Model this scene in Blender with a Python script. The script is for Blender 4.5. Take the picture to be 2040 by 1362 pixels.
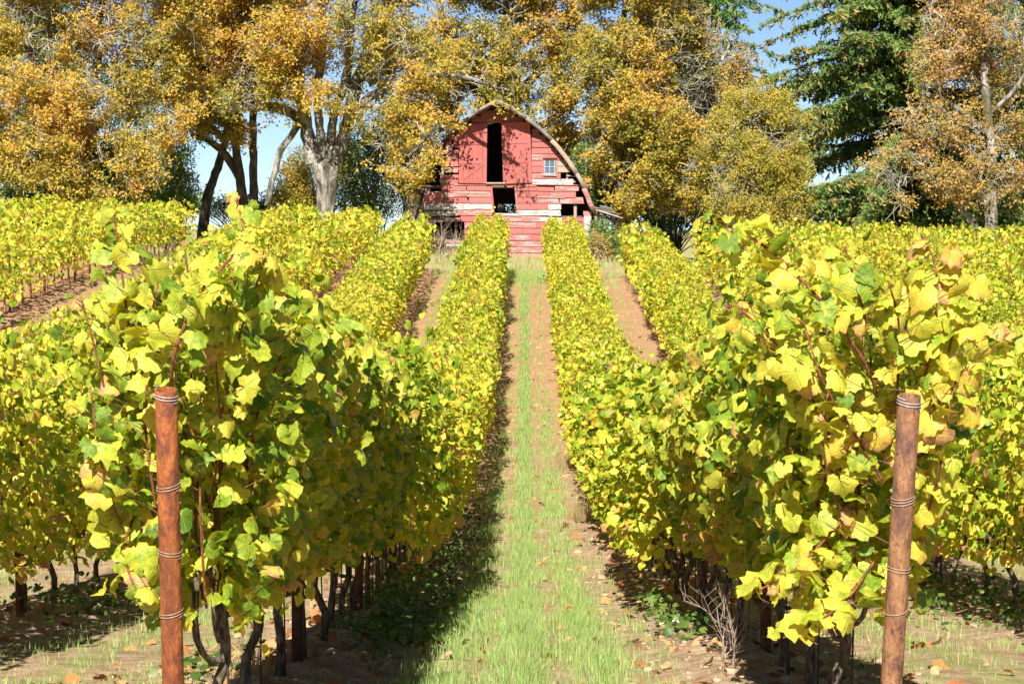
import bpy, math, random
import numpy as np
from mathutils import Matrix, Vector, Euler

for o in list(bpy.data.objects):
    bpy.data.objects.remove(o)
scene = bpy.context.scene
COL = scene.collection
RNG = np.random.default_rng(7)
random.seed(7)

# ------------------------------------------------------------------ camera
F = 5000.0                      # focal length in photo pixels (2040 wide)
CAM_Z = 1.68
PITCH = math.atan(251 / F)
YAW = math.atan(26 / F)
cam = bpy.data.cameras.new('camera')
cam_o = bpy.data.objects.new('camera', cam)
COL.objects.link(cam_o)
cam_o.location = (0, 0, CAM_Z)
cam_o.rotation_euler = (math.pi / 2 - PITCH, 0, YAW)
cam.sensor_width = 36
cam.lens = F / 2040 * 36
cam.clip_start = 0.1
cam.clip_end = 20000
cam.dof.use_dof = True
cam.dof.focus_distance = 20.0
cam.dof.aperture_fstop = 26
scene.camera = cam_o
CAM_R = np.array(Euler((math.pi / 2 - PITCH, 0, YAW)).to_matrix())

# ------------------------------------------------------------------ light
SUN_EL = math.radians(39)
SUN_AZ = math.radians(8)       # to the left of straight behind the camera
TO_SUN = np.array([-math.sin(SUN_AZ) * math.cos(SUN_EL), -math.cos(SUN_AZ) * math.cos(SUN_EL), math.sin(SUN_EL)])
world = bpy.data.worlds.new('World')
scene.world = world
world.use_nodes = True
wn = world.node_tree
sky = wn.nodes.new('ShaderNodeTexSky')
sky.sky_type = 'NISHITA'
sky.sun_disc = False
sky.sun_elevation = SUN_EL
sky.sun_rotation = math.pi + SUN_AZ
sky.altitude = 600
sky.air_density = 0.5
sky.dust_density = 0.0
sky.ozone_density = 3.0
bg = wn.nodes['Background']
bg.inputs['Strength'].default_value = 0.05
wn.links.new(sky.outputs[0], bg.inputs['Color'])
sun = bpy.data.lights.new('sun', 'SUN')
sun.energy = 5.0
sun.angle = math.radians(0.53)
sun.color = (1.0, 0.95, 0.87)
sun_o = bpy.data.objects.new('sun', sun)
COL.objects.link(sun_o)
sun_o.rotation_euler = Vector(TO_SUN).to_track_quat('Z', 'Y').to_euler()
vs = scene.view_settings
vs.view_transform = 'Standard'
vs.look = 'None'
vs.gamma = 1.0
vs.exposure = 1.17
vs.use_curve_mapping = False
scene.cycles.max_bounces = 8
scene.cycles.transparent_max_bounces = 8

# ------------------------------------------------------------------ helpers
def at(px, py, Y):
    """World point seen at photo pixel (px, py) at forward distance Y."""
    d = CAM_R @ np.array([(px - 1020) / F, -(py - 681) / F, -1.0])
    return np.array([0, 0, CAM_Z]) + d * (Y / d[1])

def norm(a):
    return a / np.maximum(np.linalg.norm(a, axis=-1, keepdims=True), 1e-9)

class MB:
    """Collects vertices and polygons, with a per-face tint, into one mesh."""
    def __init__(self):
        self.v, self.f, self.t, self.uv, self.n = [], [], [], [], 0
    def add(self, v, f, t=0.5, uv=None):
        v = np.asarray(v, dtype=np.float32).reshape(-1, 3)
        f = np.asarray(f, dtype=np.int64)
        if len(f) == 0:
            return
        self.v.append(v)
        self.f.append(f + self.n)
        self.t.append(np.broadcast_to(np.asarray(t, dtype=np.float32), (len(f),)).copy())
        self.uv.append(np.zeros_like(v) if uv is None else np.asarray(uv, dtype=np.float32))
        self.n += len(v)
    def mesh(self, name, mat, smooth=False, uv=False):
        me = bpy.data.meshes.new(name)
        v = np.concatenate(self.v)
        loops = np.concatenate([f.ravel() for f in self.f]).astype(np.int32)
        tot = np.concatenate([np.full(len(f), f.shape[1], dtype=np.int32) for f in self.f])
        start = np.concatenate([[0], np.cumsum(tot)[:-1]]).astype(np.int32)
        me.vertices.add(len(v)); me.vertices.foreach_set('co', v.ravel())
        me.loops.add(len(loops)); me.loops.foreach_set('vertex_index', loops)
        me.polygons.add(len(tot))
        me.polygons.foreach_set('loop_start', start)
        me.polygons.foreach_set('loop_total', tot)
        if smooth:
            me.polygons.foreach_set('use_smooth', np.ones(len(tot), dtype=bool))
        a = me.attributes.new('tint', 'FLOAT', 'FACE')
        a.data.foreach_set('value', np.concatenate(self.t))
        if uv:
            a = me.attributes.new('luv', 'FLOAT_VECTOR', 'POINT')
            a.data.foreach_set('vector', np.concatenate(self.uv).ravel())
        me.update(calc_edges=True)
        me.materials.append(mat)
        return me
    def obj(self, name, mat, parent=None, smooth=False, uv=False):
        return link(name, self.mesh(name, mat, smooth, uv), parent)

def link(name, data, parent=None):
    o = bpy.data.objects.new(name, data)
    COL.objects.link(o)
    if parent is not None:
        o.parent = parent
    return o

def tag(o, label=None, cat=None, group=None, kind=None):
    if label: o['label'] = label
    if cat: o['category'] = cat
    if group: o['group'] = group
    if kind: o['kind'] = kind
    return o

def thing(name, loc, label, cat, group=None, rz=0):
    o = link(name, None)
    o.location = loc
    o.rotation_euler = (0, 0, rz)
    o.empty_display_size = 0.2
    return tag(o, label, cat, group)

def sticks(P0, P1, R0, R1, sides=4):
    """Open tapered prisms from P0 to P1: verts, quads."""
    P0 = np.asarray(P0, float).reshape(-1, 3); P1 = np.asarray(P1, float).reshape(-1, 3)
    n = len(P0)
    R0 = np.broadcast_to(R0, (n,)); R1 = np.broadcast_to(R1, (n,))
    d = norm(P1 - P0)
    ref = np.where(np.abs(d[:, 2:3]) > 0.9, np.array([[1.0, 0, 0]]), np.array([[0, 0, 1.0]]))
    a = norm(np.cross(d, ref)); b = np.cross(d, a)
    th = np.arange(sides) * 2 * math.pi / sides
    ring = a[:, None] * np.cos(th)[None, :, None] + b[:, None] * np.sin(th)[None, :, None]
    v = np.concatenate([P0[:, None] + ring * R0[:, None, None], P1[:, None] + ring * R1[:, None, None]], 1)
    base = (np.arange(n) * 2 * sides)[:, None]
    i = np.arange(sides); j = (i + 1) % sides
    f = np.stack([base + i, base + j, base + j + sides, base + i + sides], -1).reshape(-1, 4)
    return v.reshape(-1, 3), f

def tube(pts, radii, sides=8, wob=0.0, cap=True, rng=RNG):
    """Smooth tube along a polyline; returns verts, quads."""
    pts = np.asarray(pts, float)
    n = len(pts)
    radii = np.broadcast_to(radii, (n,))
    d = norm(np.gradient(pts, axis=0))
    ref = np.array([1.0, 0, 0]) if abs(d[0][0]) < 0.9 else np.array([0, 1.0, 0])
    v = []
    a = norm(np.cross(d[0], ref))
    th = np.arange(sides) * 2 * math.pi / sides
    for k in range(n):
        a = norm(a - np.dot(a, d[k]) * d[k]); b = np.cross(d[k], a)
        rr = radii[k] * (1 + wob * rng.normal(size=sides))
        v.append(pts[k] + (a[None] * np.cos(th)[:, None] + b[None] * np.sin(th)[:, None]) * rr[:, None])
    f = []
    for k in range(n - 1):
        for i in range(sides):
            j = (i + 1) % sides
            f.append([k * sides + i, k * sides + j, (k + 1) * sides + j, (k + 1) * sides + i])
    v = np.concatenate(v)
    if cap:
        c = len(v)
        v = np.concatenate([v, pts[-1:]])
        for i in range(sides):
            f.append([(n - 1) * sides + i, (n - 1) * sides + (i + 1) % sides, c, c])
        f = np.array(f)
        return v, f[:-sides], f[-sides:, :3]
    return v, np.array(f), None

def add_tube(mb, pts, radii, sides=8, wob=0.0, t=0.5):
    v, q, tr = tube(pts, radii, sides, wob)
    n0 = mb.n
    mb.add(v, q, t)
    if tr is not None:
        mb.f.append(tr + n0); mb.t.append(np.full(len(tr), t, dtype=np.float32))

def smooth_line(pts, n):
    """Catmull-Rom resampling."""
    pts = np.asarray(pts, float)
    P = np.concatenate([2 * pts[:1] - pts[1:2], pts, 2 * pts[-1:] - pts[-2:-1]])
    u = np.linspace(0, len(pts) - 1 - 1e-6, n)
    k = u.astype(int); t = (u - k)[:, None]
    p0, p1, p2, p3 = P[k], P[k + 1], P[k + 2], P[k + 3]
    return 0.5 * ((2 * p1) + (-p0 + p2) * t + (2 * p0 - 5 * p1 + 4 * p2 - p3) * t * t + (-p0 + 3 * p1 - 3 * p2 + p3) * t ** 3)

_H = np.random.default_rng(3).random((256, 256))
def vnoise(x, y):
    xi = np.floor(x).astype(int); yi = np.floor(y).astype(int)
    fx = x - xi; fy = y - yi
    fx = fx * fx * (3 - 2 * fx); fy = fy * fy * (3 - 2 * fy)
    a = _H[xi & 255, yi & 255]; b = _H[(xi + 1) & 255, yi & 255]
    c = _H[xi & 255, (yi + 1) & 255]; d = _H[(xi + 1) & 255, (yi + 1) & 255]
    return (a * (1 - fx) + b * fx) * (1 - fy) + (c * (1 - fx) + d * fx) * fy
def fbm(x, y, oct=4):
    s = 0; amp = 0.5
    for k in range(oct):
        s = s + amp * (vnoise(x * 2 ** k + 17 * k, y * 2 ** k + 31 * k) - 0.5); amp *= 0.5
    return s

# ------------------------------------------------------------------ materials
class NT:
    def __init__(self, name):
        self.m = bpy.data.materials.new(name)
        self.m.use_nodes = True
        self.t = self.m.node_tree
        self.b = self.t.nodes['Principled BSDF']
        self.out = self.t.nodes['Material Output']
    def n(self, typ, **kw):
        nd = self.t.nodes.new(typ)
        for k, v in kw.items():
            setattr(nd, k, v)
        return nd
    def l(self, a, b):
        self.t.links.new(a, b)
    def inp(self, sock, v):
        if isinstance(v, (int, float, tuple, list)):
            sock.default_value = v
        else:
            self.l(v, sock)
    def math(self, op, a, b=0.0, c=None):
        nd = self.n('ShaderNodeMath', operation=op)
        self.inp(nd.inputs[0], a); self.inp(nd.inputs[1], b)
        if c is not None: self.inp(nd.inputs[2], c)
        return nd.outputs[0]
    def noise(self, vec, scale, detail=4, rough=0.55):
        nd = self.n('ShaderNodeTexNoise')
        nd.inputs['Scale'].default_value = scale
        nd.inputs['Detail'].default_value = detail
        nd.inputs['Roughness'].default_value = rough
        if vec is not None: self.l(vec, nd.inputs['Vector'])
        return nd.outputs['Fac']
    def ramp(self, fac, stops, interp='LINEAR'):
        nd = self.n('ShaderNodeValToRGB')
        cr = nd.color_ramp
        cr.interpolation = interp
        while len(cr.elements) < len(stops):
            cr.elements.new(0.5)
        for e, (p, c) in zip(cr.elements, stops):
            e.position = p
            e.color = (*c, 1) if len(c) == 3 else c
        self.l(fac, nd.inputs[0])
        return nd.outputs['Color']
    def mix(self, fac, a, b, mode='MIX'):
        nd = self.n('ShaderNodeMix', data_type='RGBA', blend_type=mode)
        self.inp(nd.inputs[0], fac)
        self.inp(nd.inputs[6], (*a, 1) if isinstance(a, tuple) and len(a) == 3 else a)
        self.inp(nd.inputs[7], (*b, 1) if isinstance(b, tuple) and len(b) == 3 else b)
        return nd.outputs[2]
    def mapr(self, v, a, b, c=0.0, d=1.0):
        nd = self.n('ShaderNodeMapRange', interpolation_type='SMOOTHSTEP')
        self.inp(nd.inputs[0], v)
        for i, q in enumerate((a, b, c, d)): nd.inputs[1 + i].default_value = q
        return nd.outputs[0]
    def attr(self, name):
        nd = self.n('ShaderNodeAttribute')
        nd.attribute_name = name
        return nd
    def bump(self, h, strength, dist):
        nd = self.n('ShaderNodeBump')
        nd.inputs['Strength'].default_value = strength
        nd.inputs['Distance'].default_value = dist
        self.l(h, nd.inputs['Height'])
        self.l(nd.outputs[0], self.b.inputs['Normal'])
        return nd.outputs[0]
    def pos(self, scale=(1, 1, 1)):
        g = self.n('ShaderNodeNewGeometry')
        mp = self.n('ShaderNodeMapping')
        mp.inputs['Scale'].default_value = scale
        self.l(g.outputs['Position'], mp.inputs['Vector'])
        return mp.outputs[0]
    def objrand(self):
        return self.n('ShaderNodeObjectInfo').outputs['Random']

def leaf_material(name, stops, trans=0.4, rough=0.45, spec=0.4, veins=False, noise_scale=0, trans_gain=1.25):
    k = NT(name)
    t = k.attr('tint').outputs['Fac']
    fac = t
    if noise_scale:
        fac = k.math('ADD', t, k.math('MULTIPLY', k.math('SUBTRACT', k.noise(k.pos(), noise_scale, 2), 0.5), 0.35))
    if veins:
        uv = k.attr('luv').outputs['Vector']
        sp = k.n('ShaderNodeSeparateXYZ'); k.l(uv, sp.inputs[0])
        ax = k.math('ABSOLUTE', sp.outputs[0]); y = sp.outputs[1]
        dist = None
        for a in (0.0, 0.92, 1.9):
            d = k.math('ABSOLUTE', k.math('SUBTRACT', k.math('MULTIPLY', ax, math.cos(a)), k.math('MULTIPLY', y, math.sin(a))))
            side = k.math('ADD', k.math('MULTIPLY', ax, math.sin(a)), k.math('MULTIPLY', y, math.cos(a)))
            d = k.math('ADD', d, k.math('MULTIPLY', k.math('LESS_THAN', side, 0.0), 5.0))
            dist = d if dist is None else k.math('MINIMUM', dist, d)
        vein = k.mapr(dist, 0.006, 0.035, 1.0, 0.0)
        near = k.mapr(dist, 0.0, 0.3, 1.0, 0.0)
        r2 = k.math('SQRT', k.math('ADD', k.math('MULTIPLY', ax, ax), k.math('MULTIPLY', y, y)))
        vo = k.n('ShaderNodeVectorMath', operation='ADD'); rc = k.n('ShaderNodeCombineXYZ'); k.l(k.math('MULTIPLY', k.objrand(), 50.0), rc.inputs[2]); k.l(uv, vo.inputs[0]); k.l(rc.outputs[0], vo.inputs[1]); uv = vo.outputs[0]
        blot = k.noise(uv, 2.6, 3)
        # greener along the veins, yellower and browner towards the margin
        fac = k.math('ADD', fac, k.math('MULTIPLY', near, -0.10))
        fac = k.math('ADD', fac, k.math('MULTIPLY', k.math('SUBTRACT', blot, 0.5), 0.75))
        edge = k.math('MULTIPLY', k.mapr(r2, 0.62, 1.0), k.mapr(t, 0.55, 0.9))
        fac = k.math('ADD', fac, k.math('MULTIPLY', edge, 0.28))
    col = k.ramp(fac, stops)
    if veins:
        col = k.mix(k.math('MULTIPLY', vein, 0.22), col, (0.60, 0.58, 0.20))
        spk = k.noise(uv, 11, 2, 0.6)
        col = k.mix(k.math('MULTIPLY', k.mapr(spk, 0.66, 0.72), k.mapr(t, 0.25, 0.6, 0.15, 0.8)), col, (0.30, 0.16, 0.05))
        bm = k.math('ADD', k.math('MULTIPLY', vein, -0.6), k.math('MULTIPLY', k.noise(uv, 9, 2), 0.8))
        k.bump(bm, 0.5, 0.01)
    k.l(col, k.b.inputs['Base Color'])
    k.b.inputs['Roughness'].default_value = rough
    k.b.inputs['Specular IOR Level'].default_value = spec
    tr = k.n('ShaderNodeBsdfTranslucent')
    hs = k.n('ShaderNodeHueSaturation')
    hs.inputs['Saturation'].default_value = 1.15
    hs.inputs['Value'].default_value = trans_gain
    k.l(col, hs.inputs['Color'])
    k.l(hs.outputs[0], tr.inputs['Color'])
    mx = k.n('ShaderNodeMixShader')
    mx.inputs[0].default_value = trans
    k.l(k.b.outputs[0], mx.inputs[1]); k.l(tr.outputs[0], mx.inputs[2])
    k.l(mx.outputs[0], k.out.inputs['Surface'])
    return k.m

VINE_STOPS = [(0.0, (0.10, 0.20, 0.015)), (0.22, (0.25, 0.36, 0.02)), (0.45, (0.51, 0.52, 0.05)),
              (0.65, (0.68, 0.59, 0.065)), (0.80, (0.70, 0.46, 0.06)), (0.92, (0.60, 0.35, 0.15)), (1.0, (0.42, 0.22, 0.10))]
M_VLEAF = leaf_material('vine_leaf', VINE_STOPS, 0.40, 0.42, 0.45, veins=True)
M_VFOL = leaf_material('vine_foliage', VINE_STOPS, 0.38, 0.45, 0.4)
OAK_STOPS = [(0.0, (0.09, 0.12, 0.02)), (0.3, (0.30, 0.27, 0.04)), (0.5, (0.54, 0.39, 0.065)),
             (0.72, (0.58, 0.35, 0.07)), (0.9, (0.50, 0.25, 0.09)), (1.0, (0.26, 0.12, 0.06))]
M_OAK = leaf_material('oak_leaf', OAK_STOPS, 0.36, 0.6, 0.2)
PINK_STOPS = [(0.0, (0.18, 0.16, 0.04)), (0.4, (0.40, 0.28, 0.07)), (0.7, (0.46, 0.28, 0.09)), (1.0, (0.42, 0.22, 0.11))]
M_PINK = leaf_material('russet_leaf', PINK_STOPS, 0.3, 0.6, 0.2)
YEL_STOPS = [(0.0, (0.10, 0.13, 0.02)), (0.4, (0.30, 0.28, 0.04)), (0.75, (0.47, 0.36, 0.06)), (1.0, (0.45, 0.27, 0.07))]
M_YEL = leaf_material('yellow_leaf', YEL_STOPS, 0.35, 0.6, 0.2)
GREEN_STOPS = [(0.0, (0.025, 0.06, 0.012)), (0.5, (0.06, 0.12, 0.02)), (1.0, (0.15, 0.21, 0.035))]
M_GREEN = leaf_material('evergreen_leaf', GREEN_STOPS, 0.2, 0.5, 0.35)
FIR_STOPS = [(0.0, (0.02, 0.05, 0.02)), (0.5, (0.05, 0.10, 0.03)), (0.85, (0.13, 0.16, 0.035)), (1.0, (0.24, 0.17, 0.05))]
FIR_STOPS = [(0.0, (0.025, 0.07, 0.02)), (0.5, (0.07, 0.15, 0.035)), (0.85, (0.16, 0.22, 0.05)), (1.0, (0.30, 0.22, 0.07))]
M_FIR = leaf_material('fir_needle', FIR_STOPS, 0.15, 0.6, 0.25)
GRASS_STOPS = [(0.0, (0.09, 0.17, 0.03)), (0.4, (0.25, 0.38, 0.10)), (0.7, (0.40, 0.50, 0.17)), (0.85, (0.42, 0.34, 0.17)), (1.0, (0.45, 0.33, 0.20))]
M_GRASS = leaf_material('grass_blade', GRASS_STOPS, 0.3, 0.5, 0.3)
LITTER_STOPS = [(0.0, (0.50, 0.36, 0.20)), (0.5, (0.46, 0.24, 0.09)), (0.8, (0.38, 0.13, 0.04)), (1.0, (0.22, 0.10, 0.05))]
M_LITTER = leaf_material('fallen_leaf', LITTER_STOPS, 0.15, 0.7, 0.2)

def bark_material(name, c0, c1, c2, scale, bump=0.6, dist=0.05, zs=0.35):
    k = NT(name)
    p = k.pos((1, 1, zs))
    n1 = k.noise(p, scale, 6, 0.65)
    n2 = k.noise(k.pos(), scale * 0.25, 3)
    col = k.ramp(n1, [(0.38, c0), (0.5, c1), (0.63, c2)])
    col = k.mix(k.mapr(n2, 0.5, 0.68), col, tuple(0.55 * a + 0.45 * b for a, b in zip(c0, (0.12, 0.11, 0.03))))
    k.l(col, k.b.inputs['Base Color'])
    k.b.inputs['Roughness'].default_value = 0.9
    k.b.inputs['Specular IOR Level'].default_value = 0.15
    k.bump(n1, bump, dist)
    return k.m
M_OAKBARK = bark_material('oak_bark', (0.07, 0.058, 0.045), (0.23, 0.205, 0.175), (0.42, 0.385, 0.35), 3.5, 1.0, 0.25)
M_DARKBARK = bark_material('dark_bark', (0.05, 0.04, 0.03), (0.13, 0.10, 0.08), (0.24, 0.20, 0.17), 5.0)
M_VBARK = bark_material('vine_bark', (0.045, 0.032, 0.024), (0.12, 0.09, 0.07), (0.24, 0.20, 0.16), 60.0, 0.8, 0.01, 0.25)
M_TWIG = bark_material('lichen_twig', (0.16, 0.15, 0.10), (0.34, 0.32, 0.25), (0.50, 0.49, 0.40), 2.0, 0.0)
M_CANE = bark_material('vine_cane', (0.10, 0.035, 0.018), (0.19, 0.07, 0.035), (0.30, 0.13, 0.06), 40.0, 0.3, 0.004)

def rust_material(name, base, dark, light, pits=0.5):
    k = NT(name)
    p = k.pos((1, 1, 0.45))
    n1 = k.noise(p, 22, 6, 0.7)
    n2 = k.noise(k.pos((1, 1, 0.25)), 7, 3)
    n3 = k.noise(k.pos((1, 1, 0.6)), 110, 2)
    col = k.ramp(n1, [(0.38, dark), (0.5, base), (0.62, light)])
    col = k.mix(k.mapr(n2, 0.48, 0.66, 0, 0.75), col, dark)
    n4 = k.noise(k.pos((1, 1, 0.3)), 80, 4, 0.7)
    col = k.mix(k.mapr(n4, 0.45, 0.68, 0, 0.35), col, tuple(0.7 * c for c in dark))
    col = k.mix(k.mapr(n4, 0.48, 0.32, 0, 0.35), col, tuple(min(1, 1.25 * c) for c in light))
    col = k.mix(k.mapr(n3, 0.60, 0.68, 0, pits), col, tuple(0.4 * c for c in dark))
    k.l(col, k.b.inputs['Base Color'])
    k.b.inputs['Roughness'].default_value = 0.75
    k.b.inputs['Metallic'].default_value = 0.0
    k.b.inputs['Specular IOR Level'].default_value = 0.3
    k.bump(k.math('ADD', n1, k.math('ADD', n3, n4)), 0.5, 0.005)
    return k.m
M_RUST_L = rust_material('orange_rust', (0.27, 0.078, 0.022), (0.13, 0.042, 0.022), (0.36, 0.125, 0.03), 0.45)
M_RUST_R = rust_material('brown_rust', (0.26, 0.125, 0.055), (0.12, 0.055, 0.042), (0.33, 0.18, 0.08), 0.8)
M_RUST_D = rust_material('dark_rust', (0.13, 0.045, 0.022), (0.06, 0.025, 0.018), (0.20, 0.07, 0.03), 0.4)
def plain(name, col, rough=0.6, metal=0.0, nscale=0, namp=0.3):
    k = NT(name)
    if nscale:
        n = k.noise(k.pos(), nscale, 4)
        c = k.mix(k.mapr(n, 0.3, 0.7), tuple(x * (1 - namp) for x in col), tuple(min(1, x * (1 + namp)) for x in col))
        k.l(c, k.b.inputs['Base Color'])
        k.bump(n, 0.4, 0.02)
    else:
        k.b.inputs['Base Color'].default_value = (*col, 1)
    k.b.inputs['Roughness'].default_value = rough
    k.b.inputs['Metallic'].default_value = metal
    return k.m
M_WIRE = plain('galvanised_wire', (0.42, 0.42, 0.41), 0.35, 0.15)
M_WIRE_R = plain('rusty_wire', (0.34, 0.24, 0.16), 0.45, 0.1)
M_STAKE = plain('dark_steel_rod', (0.035, 0.025, 0.02), 0.6, 0.3)
M_ROCK = plain('grey_rock', (0.33, 0.31, 0.28), 0.9, 0, 14, 0.4)
M_CLOD = plain('soil_clod', (0.36, 0.245, 0.155), 0.95, 0, 20, 0.3)
M_DRY = plain('dry_weed', (0.40, 0.30, 0.22), 0.85, 0, 8, 0.3)
M_CLIP = plain('pale_clip', (0.7, 0.7, 0.68), 0.4)

# ------------------------------------------------------------------ ground
_hd = np.array([-6000, -60, -5, 0, 8.2, 11.8, 14.3, 18.7, 24, 30, 38, 46, 54, 62, 70, 78, 84, 100, 120, 150, 220, 400, 1000, 9000.])
_hh = np.array([1.6, 1.5, 1.6, 1.68, 2.0, 2.23, 2.52, 2.99, 3.45, 3.8, 4.05, 3.95, 3.55, 3.0, 2.5, 2.12, 1.93, 1.70, 1.75, 3.0, 11, 34, 52, 52.])
_ty = np.arange(-70, 300, 0.5)
_th = np.interp(_ty, _hd, _hh)
_ker = np.hanning(15); _ker /= _ker.sum()
_th = np.convolve(np.pad(_th, 7, mode='edge'), _ker, 'valid')
ROW_X0, ROW_DX = -1.168, 2.402
def gz(x, y):
    x = np.asarray(x, float); y = np.asarray(y, float)
    h = np.where((y > -69) & (y < 299), np.interp(y, _ty, _th), np.interp(y, _hd, _hh))
    s = np.clip((y - 15) / 60, 0, 1); s = s * s * (3 - 2 * s)
    return CAM_Z - h - 0.031 * s * np.clip(x, -40, 40)
def rowdist(x):
    u = (np.asarray(x) - ROW_X0) / ROW_DX
    return (u - np.round(u)) * ROW_DX
ROW_END = 84.0
def gz_full(x, y):
    z = gz(x, y)
    inrow = (np.asarray(y) > 7.5) & (np.asarray(y) < ROW_END + 1) & (np.abs(x) < 30)
    rd = rowdist(x)
    berm = 0.085 * np.exp(-(rd / 0.34) ** 2) * inrow
    near = np.clip((70 - np.asarray(y)) / 50, 0, 1) * (np.asarray(y) > 0)
    rough = fbm(x * 1.1, y * 1.1, 3) * 0.10 + fbm(x * 6 + 9, y * 6, 4) * 0.075 * near * (0.55 + 1.0 * np.exp(-(rd / 0.45) ** 2))
    return z + berm + rough * (np.abs(x) < 200) * (np.abs(y) < 200)

gx = np.unique(np.concatenate([np.arange(-3.4, 3.41, 0.08), np.arange(-30, -3.4, 0.6), np.arange(3.7, 30, 0.6),
                               np.array([-6000, -2500, -1000, -400, -200, -120, -80, -60, -45, -36]), -np.array([-6000, -2500, -1000, -400, -200, -120, -80, -60, -45, -36])]))
gy = np.unique(np.concatenate([np.arange(7, 40, 0.10), np.arange(40, 110, 0.3), np.arange(110, 160, 2.0),
                               np.array([-6000, -2000, -600, -200, -80, -40, -20, -10, -5, 0, 2, 4, 5, 6]), np.array([170, 190, 220, 260, 320, 400, 600, 1000, 2000, 4000, 9000.])]))
GX, GY = np.meshgrid(gx, gy)
GZ = gz_full(GX, GY)
nx, ny = len(gx), len(gy)
idx = np.arange(nx * ny).reshape(ny, nx)
mb = MB()
mb.add(np.stack([GX, GY, GZ], -1).reshape(-1, 3), np.stack([idx[:-1, :-1], idx[:-1, 1:], idx[1:, 1:], idx[1:, :-1]], -1).reshape(-1, 4))

k = NT('vineyard_soil')
g = k.n('ShaderNodeNewGeometry')
sp = k.n('ShaderNodeSeparateXYZ'); k.l(g.outputs['Position'], sp.inputs[0])
u = k.math('FRACT', k.math('MULTIPLY', k.math('ADD', sp.outputs[0], -ROW_X0 + 10 * ROW_DX), 1 / ROW_DX))
mid = k.math('ABSOLUTE', k.math('SUBTRACT', u, 0.5))
P = g.outputs['Position']
n_big = k.noise(P, 0.8, 4); n_mid = k.noise(P, 6, 5, 0.65); n_fine = k.noise(P, 45, 4, 0.7); n_str = k.noise(k.pos((1, 0.12, 1)), 7, 3)
soil = k.ramp(n_mid, [(0.34, (0.22, 0.14, 0.08)), (0.5, (0.37, 0.255, 0.16)), (0.66, (0.48, 0.36, 0.25))])
soil = k.mix(k.mapr(n_fine, 0.35, 0.7, 0.0, 0.5), soil, (0.30, 0.18, 0.10))
red = k.mix(0.55, soil, (0.40, 0.20, 0.10))
soil = k.mix(k.mapr(sp.outputs[1], 22, 55), soil, red)
green = k.ramp(n_fine, [(0.3, (0.12, 0.17, 0.04)), (0.7, (0.27, 0.33, 0.08))])
gf = k.math('MULTIPLY', k.mapr(mid, 0.30, 0.16), k.mapr(k.math('ADD', k.math('MULTIPLY', n_str, 0.6), k.math('MULTIPLY', n_big, 0.5)), 0.50, 0.70, 0.0, 0.5))
strip = k.math('MULTIPLY', k.mapr(k.math('ABSOLUTE', k.math('SUBTRACT', u, 0.49)), 0.07, 0.02), 0.5)
gf = k.math('MAXIMUM', gf, strip)
col = k.mix(gf, soil, green)
meadow = k.ramp(k.noise(P, 1.3, 4), [(0.35, (0.20, 0.23, 0.06)), (0.6, (0.42, 0.36, 0.17))])
col = k.mix(k.mapr(sp.outputs[1], 83.5, 87), col, meadow)
k.l(col, k.b.inputs['Base Color'])
k.b.inputs['Roughness'].default_value = 0.95
k.b.inputs['Specular IOR Level'].default_value = 0.1
k.bump(k.math('ADD', k.math('MULTIPLY', n_mid, 1.0), k.math('MULTIPLY', n_fine, 0.5)), 0.7, 0.05)
tag(mb.obj('ground', k.m, smooth=True), kind='structure')

# ------------------------------------------------------------------ leaf templates
def leaf_template(nout, teeth, rng, curl=0.30, lobes=True):
    """Grape leaf outline, petiole junction at the origin, tip towards +y; returns verts, triangles."""
    key_a = np.array([0, 30, 58, 92, 125, 152, 180.]) * math.pi / 180
    key_r = np.array([0.98, 0.80, 0.90, 0.76, 0.77, 0.60, 0.18])
    if not lobes:
        key_r = np.array([1.0, 0.85, 0.88, 0.78, 0.72, 0.55, 0.2])
    key_r = key_r * (1 + 0.07 * rng.normal(size=7))
    th = np.linspace(-math.pi, math.pi, nout, endpoint=False) + math.pi / nout
    r = np.interp(np.abs(th), key_a, key_r)
    r = r * (1 + teeth * np.where(np.arange(nout) % 2 == 0, 1, -1))
    x = np.sin(th) * r; y = np.cos(th) * r
    fold = rng.uniform(-0.25, 0.55); droop = rng.uniform(-0.1, 0.6)
    z = -fold * np.abs(x) ** 1.2 + curl * np.sin(3 * th + rng.uniform(0, 6)) * r * 0.6 - droop * np.maximum(y, 0) ** 2 + rng.normal(size=nout) * 0.02
    v = np.concatenate([[[0, 0.04, 0.03]], np.stack([x, y, z], -1)])
    i = np.arange(nout)
    f = np.stack([np.zeros(nout, int), 1 + (i + 1) % nout, 1 + i], -1)
    f = np.delete(f, np.where(np.abs(np.abs(th) - math.pi) < math.pi / nout + 1e-6)[0][-1:], 0)
    return v, f
trng = np.random.default_rng(11)
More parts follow.
